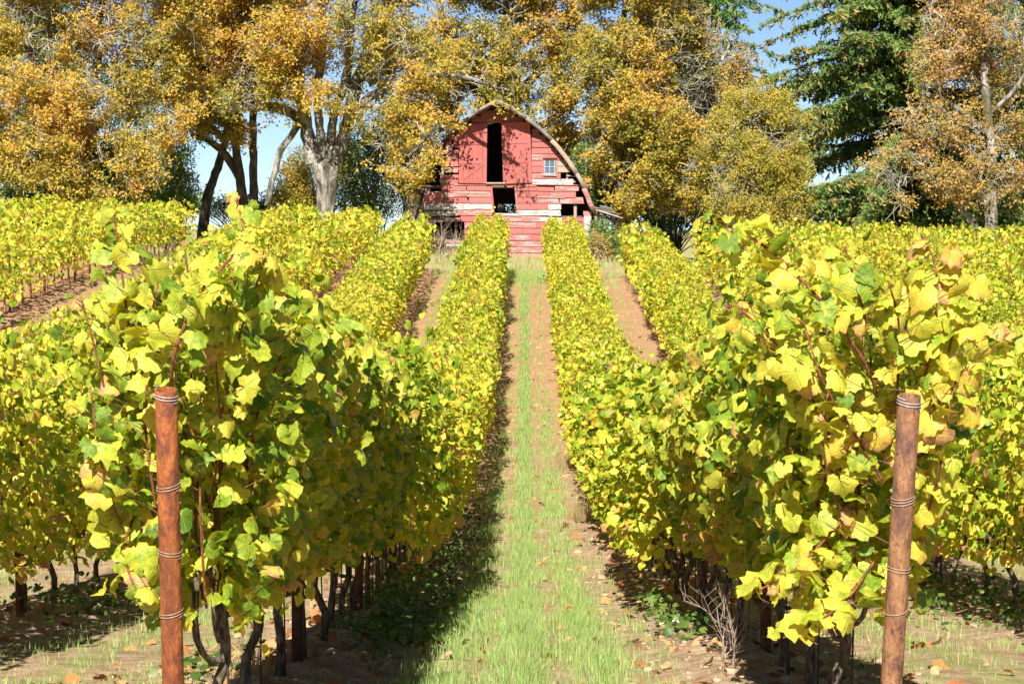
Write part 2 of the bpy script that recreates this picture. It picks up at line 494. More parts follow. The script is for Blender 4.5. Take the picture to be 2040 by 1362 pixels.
def leaf_hi(rng):
    """Grape leaf of 44 triangles with a toothed margin, cupped and curled blade."""
    n = 22
    key_a = np.array([0, 30, 58, 92, 125, 152, 180.]) * math.pi / 180
    key_r = np.array([0.98, 0.80, 0.90, 0.74, 0.77, 0.60, 0.18]) * (1 + 0.09 * rng.normal(size=7))
    skew = rng.uniform(-0.12, 0.12)
    th = np.linspace(-math.pi, math.pi, n, endpoint=False) + math.pi / n
    r = np.interp(np.abs(th), key_a, key_r) * (1 + 0.075 * np.where(np.arange(n) % 2 == 0, 1, -1)) * (1 + skew * np.sign(th))
    ph, fold, droop, cup, wave = rng.uniform(0, 6.3), rng.uniform(-0.35, 0.65), rng.uniform(-0.1, 0.55), rng.uniform(-0.25, 0.45), rng.uniform(0.08, 0.26)
    def zf(x, y, t, q): return -fold * np.abs(x) ** 1.3 - droop * np.maximum(y, 0) ** 2 - cup * q ** 3 + wave * np.sin(3 * t + ph) * q ** 2
    x, y = np.sin(th) * r, np.cos(th) * r
    rim = np.stack([x, y, zf(x, y, th, r) + rng.normal(size=n) * 0.025], -1)
    t2 = th[::2] + math.pi / n; r2 = np.interp(np.abs(np.where(t2 > math.pi, t2 - 2 * math.pi, t2)), key_a, key_r) * 0.55
    x2, y2 = np.sin(t2) * r2, np.cos(t2) * r2
    ring = np.stack([x2, y2, zf(x2, y2, t2, r2) + 0.02], -1)
    v = np.concatenate([[[0, 0.03, 0.02]], ring, rim])
    m = n // 2; R0, O0 = 1, 1 + m
    f = []
    for i in range(m):
        j = (i + 1) % m
        o = [O0 + 2 * i, O0 + (2 * i + 1) % n, O0 + (2 * i + 2) % n, O0 + (2 * i + 3) % n]
        f += [[R0 + i, o[0], o[1]]]
        if i < m - 1:
            f += [[0, R0 + j, R0 + i], [R0 + i, o[1], R0 + j], [R0 + j, o[1], o[2]]]
    f = np.array(f)
    nrm = np.cross(v[f[:, 1]] - v[f[:, 0]], v[f[:, 2]] - v[f[:, 0]])[:, 2]
    f[nrm < 0] = f[nrm < 0][:, ::-1]
    return v, f
T_HI = [leaf_hi(trng) for _ in range(12)]
T_MID = [leaf_template(12, 0.05, trng) for _ in range(5)]
T_LO = [leaf_template(6, 0.0, trng, 0.1, False) for _ in range(3)]

def frames(nrm, tip):
    z = norm(nrm); y = norm(tip - (tip * z).sum(-1, keepdims=True) * z); x = np.cross(y, z)
    return np.stack([x, y, z], -1)          # columns

def add_leaves(mb, L, templates, sel=None, scale=1.0, rng=RNG):
    pos, R, size, tint = L
    if sel is not None:
        pos, R, size, tint = pos[sel], R[sel], size[sel], tint[sel]
    which = rng.integers(0, len(templates), len(pos))
    for k, (tv, tf) in enumerate(templates):
        m = which == k
        n = m.sum()
        if n == 0: continue
        v = np.einsum('nij,kj->nki', R[m], tv) * (size[m] * scale)[:, None, None] + pos[m][:, None]
        f = tf[None] + (np.arange(n) * len(tv))[:, None, None]
        mb.add(v.reshape(-1, 3), f.reshape(-1, 3), np.repeat(tint[m], len(tf)), np.tile(tv, (n, 1)))

def leaf_tints(n, rng, shift=0.0):
    t = np.clip(rng.normal(0.435 + shift, 0.18, n), 0.02, 0.80)
    b = rng.random(n) < 0.025
    t[b] = rng.uniform(0.84, 1.0, b.sum())
    return t

def leaf_dirs(pos, rng, out_axis):
    n = len(pos)
    nrm = out_axis * 0.70 + np.array([0, 0, 0.40]) + TO_SUN * 0.15 + rng.normal(size=(n, 3)) * 0.60
    tip = np.array([0, 0, -1.0]) + out_axis * 0.30 + rng.normal(size=(n, 3)) * 0.60
    return frames(nrm, tip)

def gen_vine(rng, fill=300, ns=11, top=2.0, length=1.14, wide=1.0, low=0.0, stray=0.14):
    """One vine in local space (y along the row). Returns cane polylines and leaf arrays."""
    canes, pos, out, sz = [], [], [], []
    for s in range(ns):
        y0 = (s + 0.5) / ns * length - length / 2 + rng.normal() * 0.04
        x0 = rng.normal() * 0.03
        h = top * rng.uniform(0.84, 1.02) * (rng.uniform(1.06, 1.24) if rng.random() < stray else 1.0)
        lean = rng.normal() * 0.22 * wide
        sway = rng.normal() * 0.10
        p = smooth_line([[x0 * 0.5, y0 * 0.75, 0.60], [x0 + lean * 0.25, y0, 0.95], [x0 + lean * 0.7, y0 + sway * 0.5, 1.4],
                         [x0 + lean * 1.25, y0 + sway, h]], 12)
        canes.append(p[:-1] if h < top else p[:-2])
        seg = np.linspace(0.06, 1.0, int((h - 0.6) / 0.055))
        for i, q in enumerate(seg):
            c = p[min(10, int(q * 11))] + (p[min(11, int(q * 11) + 1)] - p[min(10, int(q * 11))]) * (q * 11 % 1)
            ang = (i % 2) * math.pi + rng.normal() * 0.8
            d = np.array([math.cos(ang), math.sin(ang) * 0.8, 0.25 * rng.normal()])
            pos.append(c + d * rng.uniform(0.05, 0.15)); out.append(d)
            sz.append(rng.uniform(0.036, 0.064) * (0.75 if q > 0.93 else 1))
            if rng.random() < 0.55 and q < 0.85:
                L = rng.uniform(0.12, 0.38)
                for j in range(rng.integers(2, 5)):
                    e = c + d * (0.06 + L * (j + 1) / 4) + np.array([0, 0, -0.1 * L]) + rng.normal(size=3) * 0.045
                    pos.append(e); out.append(d); sz.append(rng.uniform(0.030, 0.060))
    pos = np.array(pos); out = np.array(out); sz = np.array(sz)
    # leaves filling the clipped hedge outline
    z = rng.uniform(0.55 - low, top, fill)
    w = np.interp(z, [0.5 - low, 0.8 - low, 1.2, 1.6, top], [0.22 + low, 0.40 + low, 0.56, 0.54, 0.32]) * wide
    sd = np.where(rng.random(fill) < 0.5, -1.0, 1.0)
    x = sd * w * np.sqrt(rng.uniform(0.25, 1.2, fill))
    y = rng.uniform(-length / 2 - 0.05, length / 2 + 0.05, fill)
    pos = np.concatenate([pos, np.stack([x, y, z], -1)])
    out = np.concatenate([out, np.stack([sd, np.zeros(fill), np.zeros(fill)], -1)])
    sz = np.concatenate([sz, rng.uniform(0.036, 0.066, fill)])
    lim = np.interp(pos[:, 2], [0.3, 0.7, 1.2, 1.7, top + 0.1], [0.30 + low, 0.50 + low, 0.72, 0.70, 0.46]) * wide
    pos[:, 0] = np.clip(pos[:, 0], -lim, lim)
    o2 = norm(out * 0.6 + np.stack([np.sign(pos[:, 0]) * 0.8, np.zeros(len(pos)), np.zeros(len(pos))], -1))
    lowt = np.clip((0.95 - pos[:, 2]) / 0.5, 0, 1) * 0.10
    return canes, [pos, leaf_dirs(pos, rng, o2), sz, np.clip(leaf_tints(len(pos), rng, rng.normal() * 0.08) + lowt, 0, 1)]

def trunk_mesh(rng, name, sides=7):
    mb = MB()
    bend = rng.normal(size=2) * 0.03
    h = rng.uniform(0.50, 0.60)
    p = smooth_line([[0, 0, -0.10], [bend[0], bend[1] * 0.6, 0.18], [-bend[0] * 0.6, bend[1], 0.36], [bend[0] * 0.5, bend[1], h]], 9)
    r = np.array([0.034, 0.028, 0.024, 0.022, 0.021, 0.022, 0.023, 0.027, 0.031])
    add_tube(mb, p, r, sides, 0.10)
    for s in (-1, 1):
        e = p[-1]
        q = smooth_line([e - [0, 0, 0.03], e + [0.02 * rng.normal(), s * 0.12, 0.09], e + [0.03 * rng.normal(), s * 0.30, 0.13], e + [0, s * 0.55, 0.10]], 8)
        add_tube(mb, q, np.linspace(0.024, 0.010, 8), 6, 0.12)
    for i in range(4):
        e = p[int(rng.integers(5, 8))]
        a = rng.uniform(0, 6.28); dx, dy = math.cos(a) * 0.12, math.sin(a) * 0.22
        q = smooth_line([e, e + [dx * 0.7, dy * 0.7, 0.03], e + [dx * 1.1, dy * 1.1, 0.16], e + [dx * 0.9, dy * 1.2, 0.42]], 8)
        add_tube(mb, q, np.linspace(0.013, 0.006, 8), 5, 0.1)
    return mb.mesh(name, M_VBARK, smooth=True)

def canes_mb(canes, mb, r0=0.0055, sides=4):
    for c in canes:
        r = np.linspace(r0, r0 * 0.5, len(c))
        v, f = sticks(c[:-1], c[1:], r[:-1], r[1:], sides)
        mb.add(v, f, 0.5)

# ------------------------------------------------------------------ vines
ORD = ['first', 'second', 'third', 'fourth', 'fifth', 'sixth', 'seventh', 'eighth', 'ninth', 'tenth', 'eleventh', 'twelfth',
       'thirteenth', 'fourteenth', 'fifteenth', 'sixteenth', 'seventeenth', 'eighteenth', 'nineteenth']
for _t, _b in (('twent', 20), ('thirt', 30), ('fort', 40), ('fift', 50), ('sixt', 60), ('sevent', 70)):
    ORD.append(_t + 'ieth')
    ORD += [_t + 'y-' + _o for _o in ORD[:9]]
ROWS = {}
for kx in range(-9, 11):
    if kx == -4: continue            # a wider grass aisle on the left
    ROWS[kx] = ROW_X0 + ROW_DX * kx          # 0 = row left of the path, 1 = row right of the path
def row_name(kx):
    if kx == 0: return 'row left of the path'
    if kx == 1: return 'row right of the path'
    side = 'left' if kx < 0 else 'right'
    n = -kx + 1 if kx < 0 else kx
    return '%s row %s of the path' % (ORD[n - 1], side)
VSP = 1.12
vines = []
for kx, X in ROWS.items():
    y0 = 9.6 if kx == 0 else 9.75
    start = max(y0, (abs(X) - 0.9) / 0.209 - 5.0)
    n = 0
    while y0 + n * VSP < (97.0 if kx <= -2 or kx >= 4 else ROW_END) - 0.4:
        Y = y0 + n * VSP
        if Y >= start: vines.append([kx, n, X, Y])
        n += 1
def vine_rank(v):
    kx, n, X, Y = v
    if kx in (0, 1): return Y * 0.45
    if kx in (-1, 2): return Y * 0.8
    if Y < 44: return Y + 60           # hidden behind the nearer rows in the dip
    return Y
vines.sort(key=vine_rank)
single, rest = vines[:300], vines[300:]

vr = np.random.default_rng(21)
MID = [gen_vine(np.random.default_rng(100 + i), 620, 11, 1.90, low=0.15, stray=0.22) for i in range(8)]
MID_MESH, MID_CANES, TRUNKS, LO_MESH = [], [], [], []
for i, (cs, L) in enumerate(MID):
    mb = MB(); add_leaves(mb, L, T_MID); MID_MESH.append(mb.mesh('foliage', M_VFOL, uv=False))
    mb = MB(); canes_mb(cs, mb, sides=3); MID_CANES.append(mb.mesh('canes', M_CANE))
    sel = np.random.default_rng(i).random(len(L[0])) < 0.92
    mb = MB(); add_leaves(mb, L, T_LO, sel, 1.08); LO_MESH.append(mb.mesh('foliage', M_VFOL))
for i in range(6):
    TRUNKS.append(trunk_mesh(np.random.default_rng(40 + i), 'trunk'))
# single leaves: a few shapes in a few colours, shared by all the near leaves
LEAF_T = np.array([0.14, 0.24, 0.32, 0.40, 0.47, 0.55, 0.63, 0.72, 0.88, 0.97])
LEAF_MESH = []
for tv, tf in T_HI:
    row = []
    for t in LEAF_T:
        mb = MB(); mb.add(tv, tf, t, tv); row.append(mb.mesh('leaf', M_VLEAF, smooth=True, uv=True))
    LEAF_MESH.append(row)
CANE_MESH = {}

def near_vine(kx, n, X, Y, extra=None):
    rng = np.random.default_rng(1000 + kx * 50 + n)
    wd = 0.62 + 0.02 * max(0, n - 3)
    cs, L = gen_vine(rng, 760, 14, 1.78, wide=wd)
    if extra is not None:
        ec, eL = extra
        cs = cs + ec
        L = [np.concatenate([a, b]) for a, b in zip(eL, L)]
    z = float(gz(X, Y)) + 0.05
    ordn = ORD[n]
    end = 'rusty pipe end post'
    lab = '%s grape vine from the near end, %s' % (ordn, row_name(kx)) if n else 'bushy vine with long shoots behind the rusty end post, %s' % row_name(kx)
    root = thing('grape_vine', (X, Y, z), lab, 'grape vine', 'vines trained along the trellis rows')
    link('trunk', TRUNKS[(n + kx) % 6], root)
    hero = len(extra[0]) if extra is not None else 0
    for ci, c in enumerate(cs):
        r0 = 0.0085 if hero and ci == len(cs) - hero else 0.0055
        mb = MB(); add_tube(mb, c, np.linspace(r0, 0.0035, len(c)), 6)
        mb.obj('cane', M_CANE, root, smooth=True)
    pos, R, size, tint = L
    # the leaves the camera sees best: nearest the camera and on the path side or the top
    side = -1.0 if kx >= 1 else 1.0
    score = -pos[:, 1] * 0.9 + pos[:, 0] * side * 0.8 + pos[:, 2] * 0.35 + rng.normal(size=len(pos)) * 0.25
    if extra is not None: score[:len(extra[1][0])] += 3
    order = np.argsort(-score)
    pick, other = order[:290], order[290:]
    for i in pick:
        me = LEAF_MESH[rng.integers(0, len(LEAF_MESH))][int(np.argmin(np.abs(LEAF_T - tint[i])))]
        o = bpy.data.objects.new('leaf', me)
        M = Matrix.Identity(4)
        Rm = R[i] * size[i] * 1.06
        for a in range(3):
            for b in range(3): M[a][b] = Rm[a, b]
            M[a][3] = pos[i, a]
        o.parent = root
        o.matrix_basis = M
        COL.objects.link(o)
    mb = MB(); add_leaves(mb, L, T_MID, other, 1.04, rng)
    # leaf stalks
    pi = order[:420]
    outv = norm(np.stack([np.sign(pos[pi, 0]) * 0.6, rng.normal(size=len(pi)) * 0.5, 0.3 * np.ones(len(pi))], -1))
    v, f = sticks(pos[pi], pos[pi] - outv * rng.uniform(0.05, 0.1, len(pi))[:, None], 0.0016, 0.0018, 3)
    tag(mb.obj('foliage', M_VLEAF, root, uv=True, smooth=True), kind='stuff')
    mb = MB(); mb.add(v, f); tag(mb.obj('leaf_stalks', M_CANE, root), kind='stuff')
    return root

def hero_shoots(paths, Y, X0, Y0, rng, tint_shift=0.0):
    """Long shoots given by photo pixels; returns canes and leaves local to the vine at (X0, Y0)."""
    z0 = float(gz(X0, Y0)) + 0.05
    org = np.array([X0, Y0, z0])
    canes, pos, out, sz = [], [], [], []
    for path in paths:
        dy = rng.uniform(-0.06, 0.12)
        P = smooth_line([at(p[0], p[1], Y + dy + (p[2] if len(p) > 2 else 0)) - org for p in path], 16)
        canes.append(P)
        L = np.linalg.norm(np.diff(P, axis=0), axis=1).sum()
        m = max(4, int(L / 0.026))
        for i in range(m):
            q = (i + 0.6) / m * 15
            a = int(min(q, 14)); c = P[a] + (P[a + 1] - P[a]) * (q - a)
            sd = 1 if i % 2 else -1
            d = np.array([sd * rng.uniform(0.4, 1.0), rng.uniform(-0.5, 0.5), rng.uniform(-0.3, 0.5)])
            taper = 1.0 if i < m * 0.8 else 0.62
            pos.append(c + d * rng.uniform(0.03, 0.13) * taper); out.append(d * np.array([0.6, 1, 0.3]) + np.array([0, -0.9, 0]))
            sz.append(rng.uniform(0.034, 0.068) * taper)
    pos = np.array(pos); out = norm(np.array(out))
    return canes, [pos, leaf_dirs(pos, rng, out), np.array(sz), np.clip(leaf_tints(len(pos), rng, tint_shift), 0, 1)]

HERO_L = [[(340, 900, .1), (341, 765, -.12), (352, 690, -.22), (400, 580, -.24), (445, 530, -.2), (485, 478, -.1), (472, 395, 0)],
          [(300, 940, .3), (270, 760, .1), (250, 600), (238, 510), (225, 415)],
          [(360, 960, .4), (380, 760, .2), (385, 600, .1), (378, 560, .1), (368, 505, .1)],
          [(420, 950, .4), (450, 780, .2), (480, 660, .1), (510, 570, .1), (530, 510)],
          [(270, 980, .3), (220, 820, .1), (185, 680), (160, 590)],
          [(480, 960, .6), (520, 800, .4), (555, 720, .3), (575, 650, .3)],
          [(250, 1060, .3), (215, 980, .1), (195, 880), (180, 770)],
          [(310, 1010, .3), (290, 850, .2), (300, 700, .1), (315, 560)],
          [(280, 1000, .3), (250, 1080, .1), (260, 1150), (290, 1200)],
          [(420, 1000, .4), (440, 860, .2), (430, 700, .1), (455, 600)]]
HERO_R = [[(1760, 900, .4), (1740, 760, .2), (1660, 630), (1560, 520), (1480, 465), (1408, 432)],
          [(1740, 880, .4), (1735, 720, .2), (1720, 620), (1700, 550), (1682, 490)],
          [(1800, 880, .4), (1850, 720, .1), (1868, 600), (1860, 520), (1835, 465)],
          [(1830, 900, .4), (1880, 740, .1), (1905, 620), (1912, 500)],
          [(1690, 950, .5), (1620, 800, .3), (1550, 690, .2), (1470, 610, .1)],
          [(1820, 860, .3), (1880, 790, .1), (1950, 710), (2030, 640)],
          [(1760, 960, .3), (1700, 860, .2), (1640, 760, .1), (1600, 640, .1)],
          [(1840, 1050, .3), (1870, 940, .1), (1890, 830), (1900, 760)],
          [(1700, 1100, .4), (1660, 980, .2), (1640, 880, .1), (1650, 780, .1)],
          [(1740, 1120, .3), (1690, 1190, .1), (1640, 1230), (1560, 1270)],
          [(1780, 900, .4), (1790, 740, .2), (1790, 640, .1), (1770, 560)],
          [(1700, 1010, .4), (1600, 1120, .2), (1540, 1160, .1), (1500, 1180, .1)]]
NEAR_N = 8
for v in single:
    kx, n, X, Y = v
    if kx in (0, 1) and n < NEAR_N:
        extra = None
        if n == 0:
            hr = np.random.default_rng(5 + kx)
            extra = hero_shoots(HERO_L if kx == 0 else HERO_R, 8.75, X, Y, hr, 0.0 if kx == 0 else 0.10)
        near_vine(kx, n, X, Y, extra)
        continue
    z = float(gz(X, Y)) + 0.05
    lab = '%s grape vine from the near end, %s' % (ORD[n], row_name(kx))
    root = thing('grape_vine', (X, Y, z), lab, 'grape vine', 'vines trained along the trellis rows', rz=math.pi * vr.integers(0, 2) + vr.normal() * 0.04)
    i = int(vr.integers(0, 8))
    link('trunk', TRUNKS[(i + n) % 6], root)
    tag(link('canes', MID_CANES[i], root), kind='stuff')
    tag(link('foliage', MID_MESH[i] if Y < 34 else LO_MESH[i], root), kind='stuff')
    s = vr.uniform(0.95, 1.05)
    root.scale = (s * vr.uniform(0.82, 1.12), 1.0, s * vr.uniform(0.95, 1.03))

# the many more vines of the outer rows, as one mass
mbF, mbT = MB(), MB()
for kx, n, X, Y in rest:
    z = float(gz(X, Y)) + 0.05
    cs, L = MID[int(vr.integers(0, 8))]
    sel = vr.random(len(L[0])) < 140 / len(L[0])
    fl = -1.0 if vr.random() < 0.5 else 1.0
    s = vr.uniform(0.94, 1.05)
    pos = L[0][sel] * np.array([fl, fl, s]) + np.array([X, Y, z])
    R = L[1][sel] * np.array([fl, fl, 1.0])[None, :, None]
    add_leaves(mbF, [pos, R, L[2][sel], L[3][sel]], T_LO[:2], None, 1.95, vr)
    v, f = sticks([[X, Y, z - 0.1]], [[X + vr.normal() * 0.03, Y, z + 0.65]], 0.033, 0.026, 4)
    mbF.add(v, f, 1.0)
tag(mbF.obj('distant_vines', M_VFOL), 'mass of yellow-green vines in the outer rows', 'grape vines', kind='stuff')

# ------------------------------------------------------------------ posts, wires, stakes
def pipe_post(name, top, base, rad, mat, label, wraps):
    """Hollow steel pipe leaning from base to top, with wire wound round it."""
    top = np.array(top); base = np.array(base)
    root = thing(name, base, label, 'post', 'rusty pipe end posts of the rows')
    ax = top - base; Lh = np.linalg.norm(ax)
    q = Vector(ax).to_track_quat('Z', 'Y')
    root.rotation_mode = 'QUATERNION'; root.rotation_quaternion = q
    S = 28; th = np.arange(S) * 2 * math.pi / S
    prof = [(rad, -0.35), (rad, Lh * 0.3), (rad, Lh * 0.6), (rad, Lh - 0.002), (rad - 0.001, Lh), (rad - 0.0055, Lh), (rad - 0.006, Lh - 0.002), (rad - 0.006, Lh - 0.30)]
    v = np.concatenate([np.stack([np.cos(th) * r, np.sin(th) * r, np.full(S, h)], -1) for r, h in prof])
    f = []
    for a in range(len(prof) - 1):
        for i in range(S):
            j = (i + 1) % S
            f.append([a * S + i, a * S + j, (a + 1) * S + j, (a + 1) * S + i])
    mb = MB(); mb.add(v, f); mb.obj('pipe', mat, root, smooth=True)
    mb = MB(); i = np.arange(S)
    mb.add(np.concatenate([[[0, 0, Lh - 0.28]], v[-S:]]), np.stack([np.zeros(S, int), 1 + i, 1 + (i + 1) % S], -1)); mb.obj('soil_plug', M_CLOD, root)
    for w, (h, turns, wm) in enumerate(wraps):
        N = int(26 * turns)
        a = np.linspace(0, 2 * math.pi * turns, N) - 0.8
        tilt = 0.006 * (1 if w % 2 else -1)
        p = np.stack([np.cos(a) * (rad + 0.002), np.sin(a) * (rad + 0.002), Lh - h + np.linspace(-0.005, 0.005, N) * turns + tilt * np.cos(a)], -1)
        p = np.concatenate([p, [p[-1] + [0.012, 0.06, 0.002]]])
        mb = MB(); add_tube(mb, p, 0.0017, 5); mb.obj('wire_wrap', wm, root, smooth=True)
    return root
def end_post(topx, topy, botx, Ytop, mat, label, wraps):
    top = at(topx, topy, Ytop)
    Yb = Ytop + 0.33
    b = at(botx, 1600, Yb)
    base = np.array([b[0], Yb, float(gz(b[0], Yb))])
    pipe_post('end_post', top, base, 0.037, mat, label, wraps)
end_post(330.5, 776, 351, 8.2, M_RUST_L, 'orange rusty pipe end post of the row left of the path',
         [(0.022, 2.6, M_WIRE), (0.335, 2.2, M_WIRE_R), (0.565, 2.2, M_WIRE_R), (0.782, 2.2, M_WIRE_R)])
end_post(1812, 788, 1760, 8.2, M_RUST_R, 'brown pitted pipe end post of the row right of the path',
         [(0.022, 2.8, M_WIRE), (0.36, 3.0, M_WIRE_R), (0.60, 2.6, M_WIRE_R), (0.755, 1.3, M_WIRE_R)])

# roll-formed line posts: open C profile with notched clips
mbp = MB()
prof = np.array([[-.028, -.016], [.028, -.016], [.028, .016], [.022, .016], [.022, -.010], [-.022, -.010], [-.022, .016], [-.028, .016]])
n8 = len(prof)
for z0, z1 in ((-0.3, 1.72),):
    v = np.concatenate([np.c_[prof, np.full(n8, z0)], np.c_[prof, np.full(n8, z1)]])
    i = np.arange(n8); j = (i + 1) % n8
    mbp.add(v, np.stack([i, j, j + n8, i + n8], -1))
    mbp.add(v[n8:], np.array([[0, 1, 4, 5], [1, 2, 3, 4], [0, 5, 6, 7]]))
POST_ME = mbp.mesh('line_post', M_RUST_D)
mbc = MB()
c = np.array([[-.005, -.003, -.002], [.005, -.003, -.002], [.005, .003, -.002], [-.005, .003, -.002], [-.005, -.003, .002], [.005, -.003, .002], [.005, .003, .002], [-.005, .003, .002]])
cf = np.array([[0, 3, 2, 1], [4, 5, 6, 7], [0, 1, 5, 4], [1, 2, 6, 5], [2, 3, 7, 6], [3, 0, 4, 7]])
mbc.add(c, cf); CLIP_ME = mbc.mesh('clip', M_CLIP)
BOX = MB(); BOX.add(np.array([[x, y, z] for z in (-.5, .5) for y, x in ((-.5, -.5), (-.5, .5), (.5, .5), (.5, -.5))]), cf)
for kx, X in ROWS.items():
    y0 = 12.75 if kx == 0 else (13.4 if kx == 1 else 13.1)
    n = 0
    while y0 + n * 4.65 < (97 if kx <= -2 or kx >= 4 else ROW_END + 1.5):
        Y = y0 + n * 4.65
        n += 1
        if Y < (abs(X) - 0.9) / 0.209 - 3 or abs(kx) > 7: continue
        p = link('line_post', POST_ME)
        p.location = (X + 0.03, Y - 0.3, float(gz(X, Y)))
        p.rotation_euler = (vr.normal() * 0.02, vr.normal() * 0.02, 0)
        if n <= 4 and kx in (0, 1):
            lab = '%s dark rusty line post from the near end, %s' % (ORD[n - 1], row_name(kx))
            for h in (0.58, 0.64, 0.80, 0.86, 1.02, 1.08):
                for s in (-1, 1):
                    c = link('clip', CLIP_ME, p); c.location = (s * 0.026, -0.0185, h)
        else:
            lab = '%s dark rusty line post from the near end, %s' % (ORD[n - 1], row_name(kx))
        tag(p, lab, 'post', 'dark steel line posts in the rows')
WN = ['lowest', 'second lowest', 'second highest', 'highest']
for kx in (-1, 0, 1, 2):
    X = ROWS[kx]
    ys = np.concatenate([[8.4], np.arange(10, 84, 2.3)])
    if kx in (-1, 2): ys = ys[ys > 12]
    for w, h in enumerate((0.66, 0.90, 1.18, 1.44)):
        off = 0.03 if w else 0.0
        p = np.stack([np.full(len(ys), X + off + 0.012), ys, gz(X, ys) + h], -1)
        v, f = sticks(p[:-1], p[1:], 0.0014, 0.0014, 4)
        mb = MB(); mb.add(v, f)
        o = mb.obj('trellis_wire', M_WIRE_R)
        tag(o, '%s thin trellis wire along the %s' % (WN[w], row_name(kx)), 'wire', 'trellis wires')
mb = MB(); v, f = sticks([[0, 0, -0.2]], [[0, 0, 0.85]], 0.0045, 0.0045, 6); mb.add(v, f); STAKE_ME = mb.mesh('training_stake', M_STAKE)
for kx, n, X, Y in single:
    if kx in (0, 1) and n < 12:
        s = link('training_stake', STAKE_ME)
        s.location = (X + 0.035, Y - 0.05, float(gz(X, Y)) + 0.03); s.rotation_euler = (vr.normal() * 0.03, vr.normal() * 0.03, 0)
        tag(s, 'thin black stake beside the %s vine from the near end, %s' % (ORD[n], row_name(kx)), 'stake', 'training stakes beside the vine trunks')

# ------------------------------------------------------------------ ground cover
gr = np.random.default_rng(77)
def blades(mb, x, y, h, w, tint, lean=0.35, z=None):
    n = len(x)
    z = gz_full(x, y) - 0.01 if z is None else z
    a = gr.uniform(0, 2 * math.pi, n)
    side = np.stack([np.cos(a), np.sin(a), np.zeros(n)], -1)
    b = gr.uniform(0, 2 * math.pi, n)
    ln = np.stack([np.cos(b), np.sin(b), np.zeros(n)], -1) * (np.abs(gr.normal(size=n)) * lean * h)[:, None]
    p = np.stack([x, y, z], -1)
    up = np.array([0, 0, 1.0])
    m = p + up * (h * 0.55)[:, None] + ln * 0.35
    t = p + up * (h * 0.97)[:, None] + ln
    v = np.stack([p - side * w[:, None] / 2, p + side * w[:, None] / 2, m + side * w[:, None] * 0.36, m - side * w[:, None] * 0.36, t], 1)
    base = (np.arange(n) * 5)[:, None]
    n0 = mb.n
    mb.add(v.reshape(-1, 3), base + np.array([0, 1, 2, 3]), tint)
    mb.f.append(base + np.array([3, 2, 4]) + n0); mb.t.append(np.asarray(tint, dtype=np.float32))

def stripe_x(n, wide=1.0):
    c = gr.choice(4, n, p=[0.33, 0.22, 0.22, 0.23])
    x = np.where(c == 0, gr.normal(-0.02, 0.085, n), np.where(c == 1, gr.normal(0.38, 0.09, n), np.where(c == 2, gr.normal(-0.40, 0.10, n), gr.uniform(-0.66, 0.80, n))))
    return x * wide
# path between the two nearest rows
N = 140000
yy = 9.0 + (np.exp(gr.random(N) * math.log(1 + 76 / 16.0)) - 1) * 16.0
xx = stripe_x(N)
keep = ((fbm(xx * 2.2, yy * 0.9, 3) + 0.8 * fbm(xx * 9, yy * 5, 2) + 0.5 > gr.uniform(0.30, 0.74, N)) | (gr.random(N) < 0.08))
farslope = np.clip((yy - 40) / 15, 0, 1) * np.clip((80 - yy) / 6, 0, 1)
keep &= ~((np.abs(xx + 0.02) > 0.16) & (gr.random(N) < farslope * 0.78))
xx, yy = xx[keep], yy[keep]
n = len(xx)
tt = np.clip(gr.normal(0.44, 0.16, n), 0, 0.78); dr = gr.random(n) < 0.09; tt[dr] = gr.uniform(0.82, 1, dr.sum())
mb = MB()
tall = 1 + 0.5 * np.exp(-((xx + 0.02) / 0.1) ** 2)
blades(mb, xx, yy, gr.uniform(0.02, 0.12, n) * tall, gr.uniform(0.0030, 0.0062, n) * (1 + 1.4 * np.clip((yy - 20) / 40, 0, 1)), tt)
tag(mb.obj('path_grass', M_GRASS), 'strip of short green grass running up the path to the barn', 'grass', kind='stuff')
# the other aisles, the near headland and the green head of the path
mb = MB()
for kx in (-4, -3, -2, -1, 1, 2, 3, 4):
    N = 20000 if kx in (-1, 1) else 14000 if kx in (-2, 2) else 4000
    ys = 11 if kx in (-1, 1) else 16
    yy = ys + gr.random(N) ** (2.4 if kx in (-2, 2) else 1.5) * (84 - ys)
    xc = ROW_X0 + ROW_DX * (kx + 0.5)
    xx = xc + stripe_x(N, 1.15)
    green = np.where(yy < 40, 1.0, np.where(yy > 76, 1.0, 0.28))
    keep = (fbm(xx * 1.8, yy * 0.7, 3) + 0.5 > gr.uniform(0.2, 0.75, N)) & (gr.random(N) < green)
    xx, yy = xx[keep], yy[keep]; n = len(xx)
    tt = np.clip(gr.normal(0.5, 0.15, n), 0, 0.78); dr = gr.random(n) < 0.12; tt[dr] = gr.uniform(0.82, 1, dr.sum())
    blades(mb, xx, yy, gr.uniform(0.04, 0.14, n) * np.clip(0.35 + (yy - 11) / 14, 0.35, 1), gr.uniform(0.004, 0.008, n) * (1 + np.clip((yy - 25) / 40, 0, 1)), tt)
for (x0, x1, y0, y1, N, h0, h1) in ((-2.8, 2.8, 8.6, 13.5, 16000, 0.010, 0.045), (-0.8, 0.9, 78, 86.5, 9000, 0.05, 0.14), (-3.2, 3.4, 80, 86.5, 6000, 0.05, 0.14)):
    xx = gr.uniform(x0, x1, N); yy = gr.uniform(y0, y1, N)
    keep = fbm(xx * 1.6, yy * 1.6, 3) + 0.5 > gr.uniform(0.3, 0.68, N)
    xx, yy = xx[keep], yy[keep]; n = len(xx)
    blades(mb, xx, yy, gr.uniform(h0, h1, n), gr.uniform(0.004, 0.009, n), np.clip(gr.normal(0.5, 0.16, n), 0, 0.9))
tag(mb.obj('aisle_grass', M_GRASS), 'patchy green grass in the aisles between the outer vine rows', 'grass', kind='stuff')
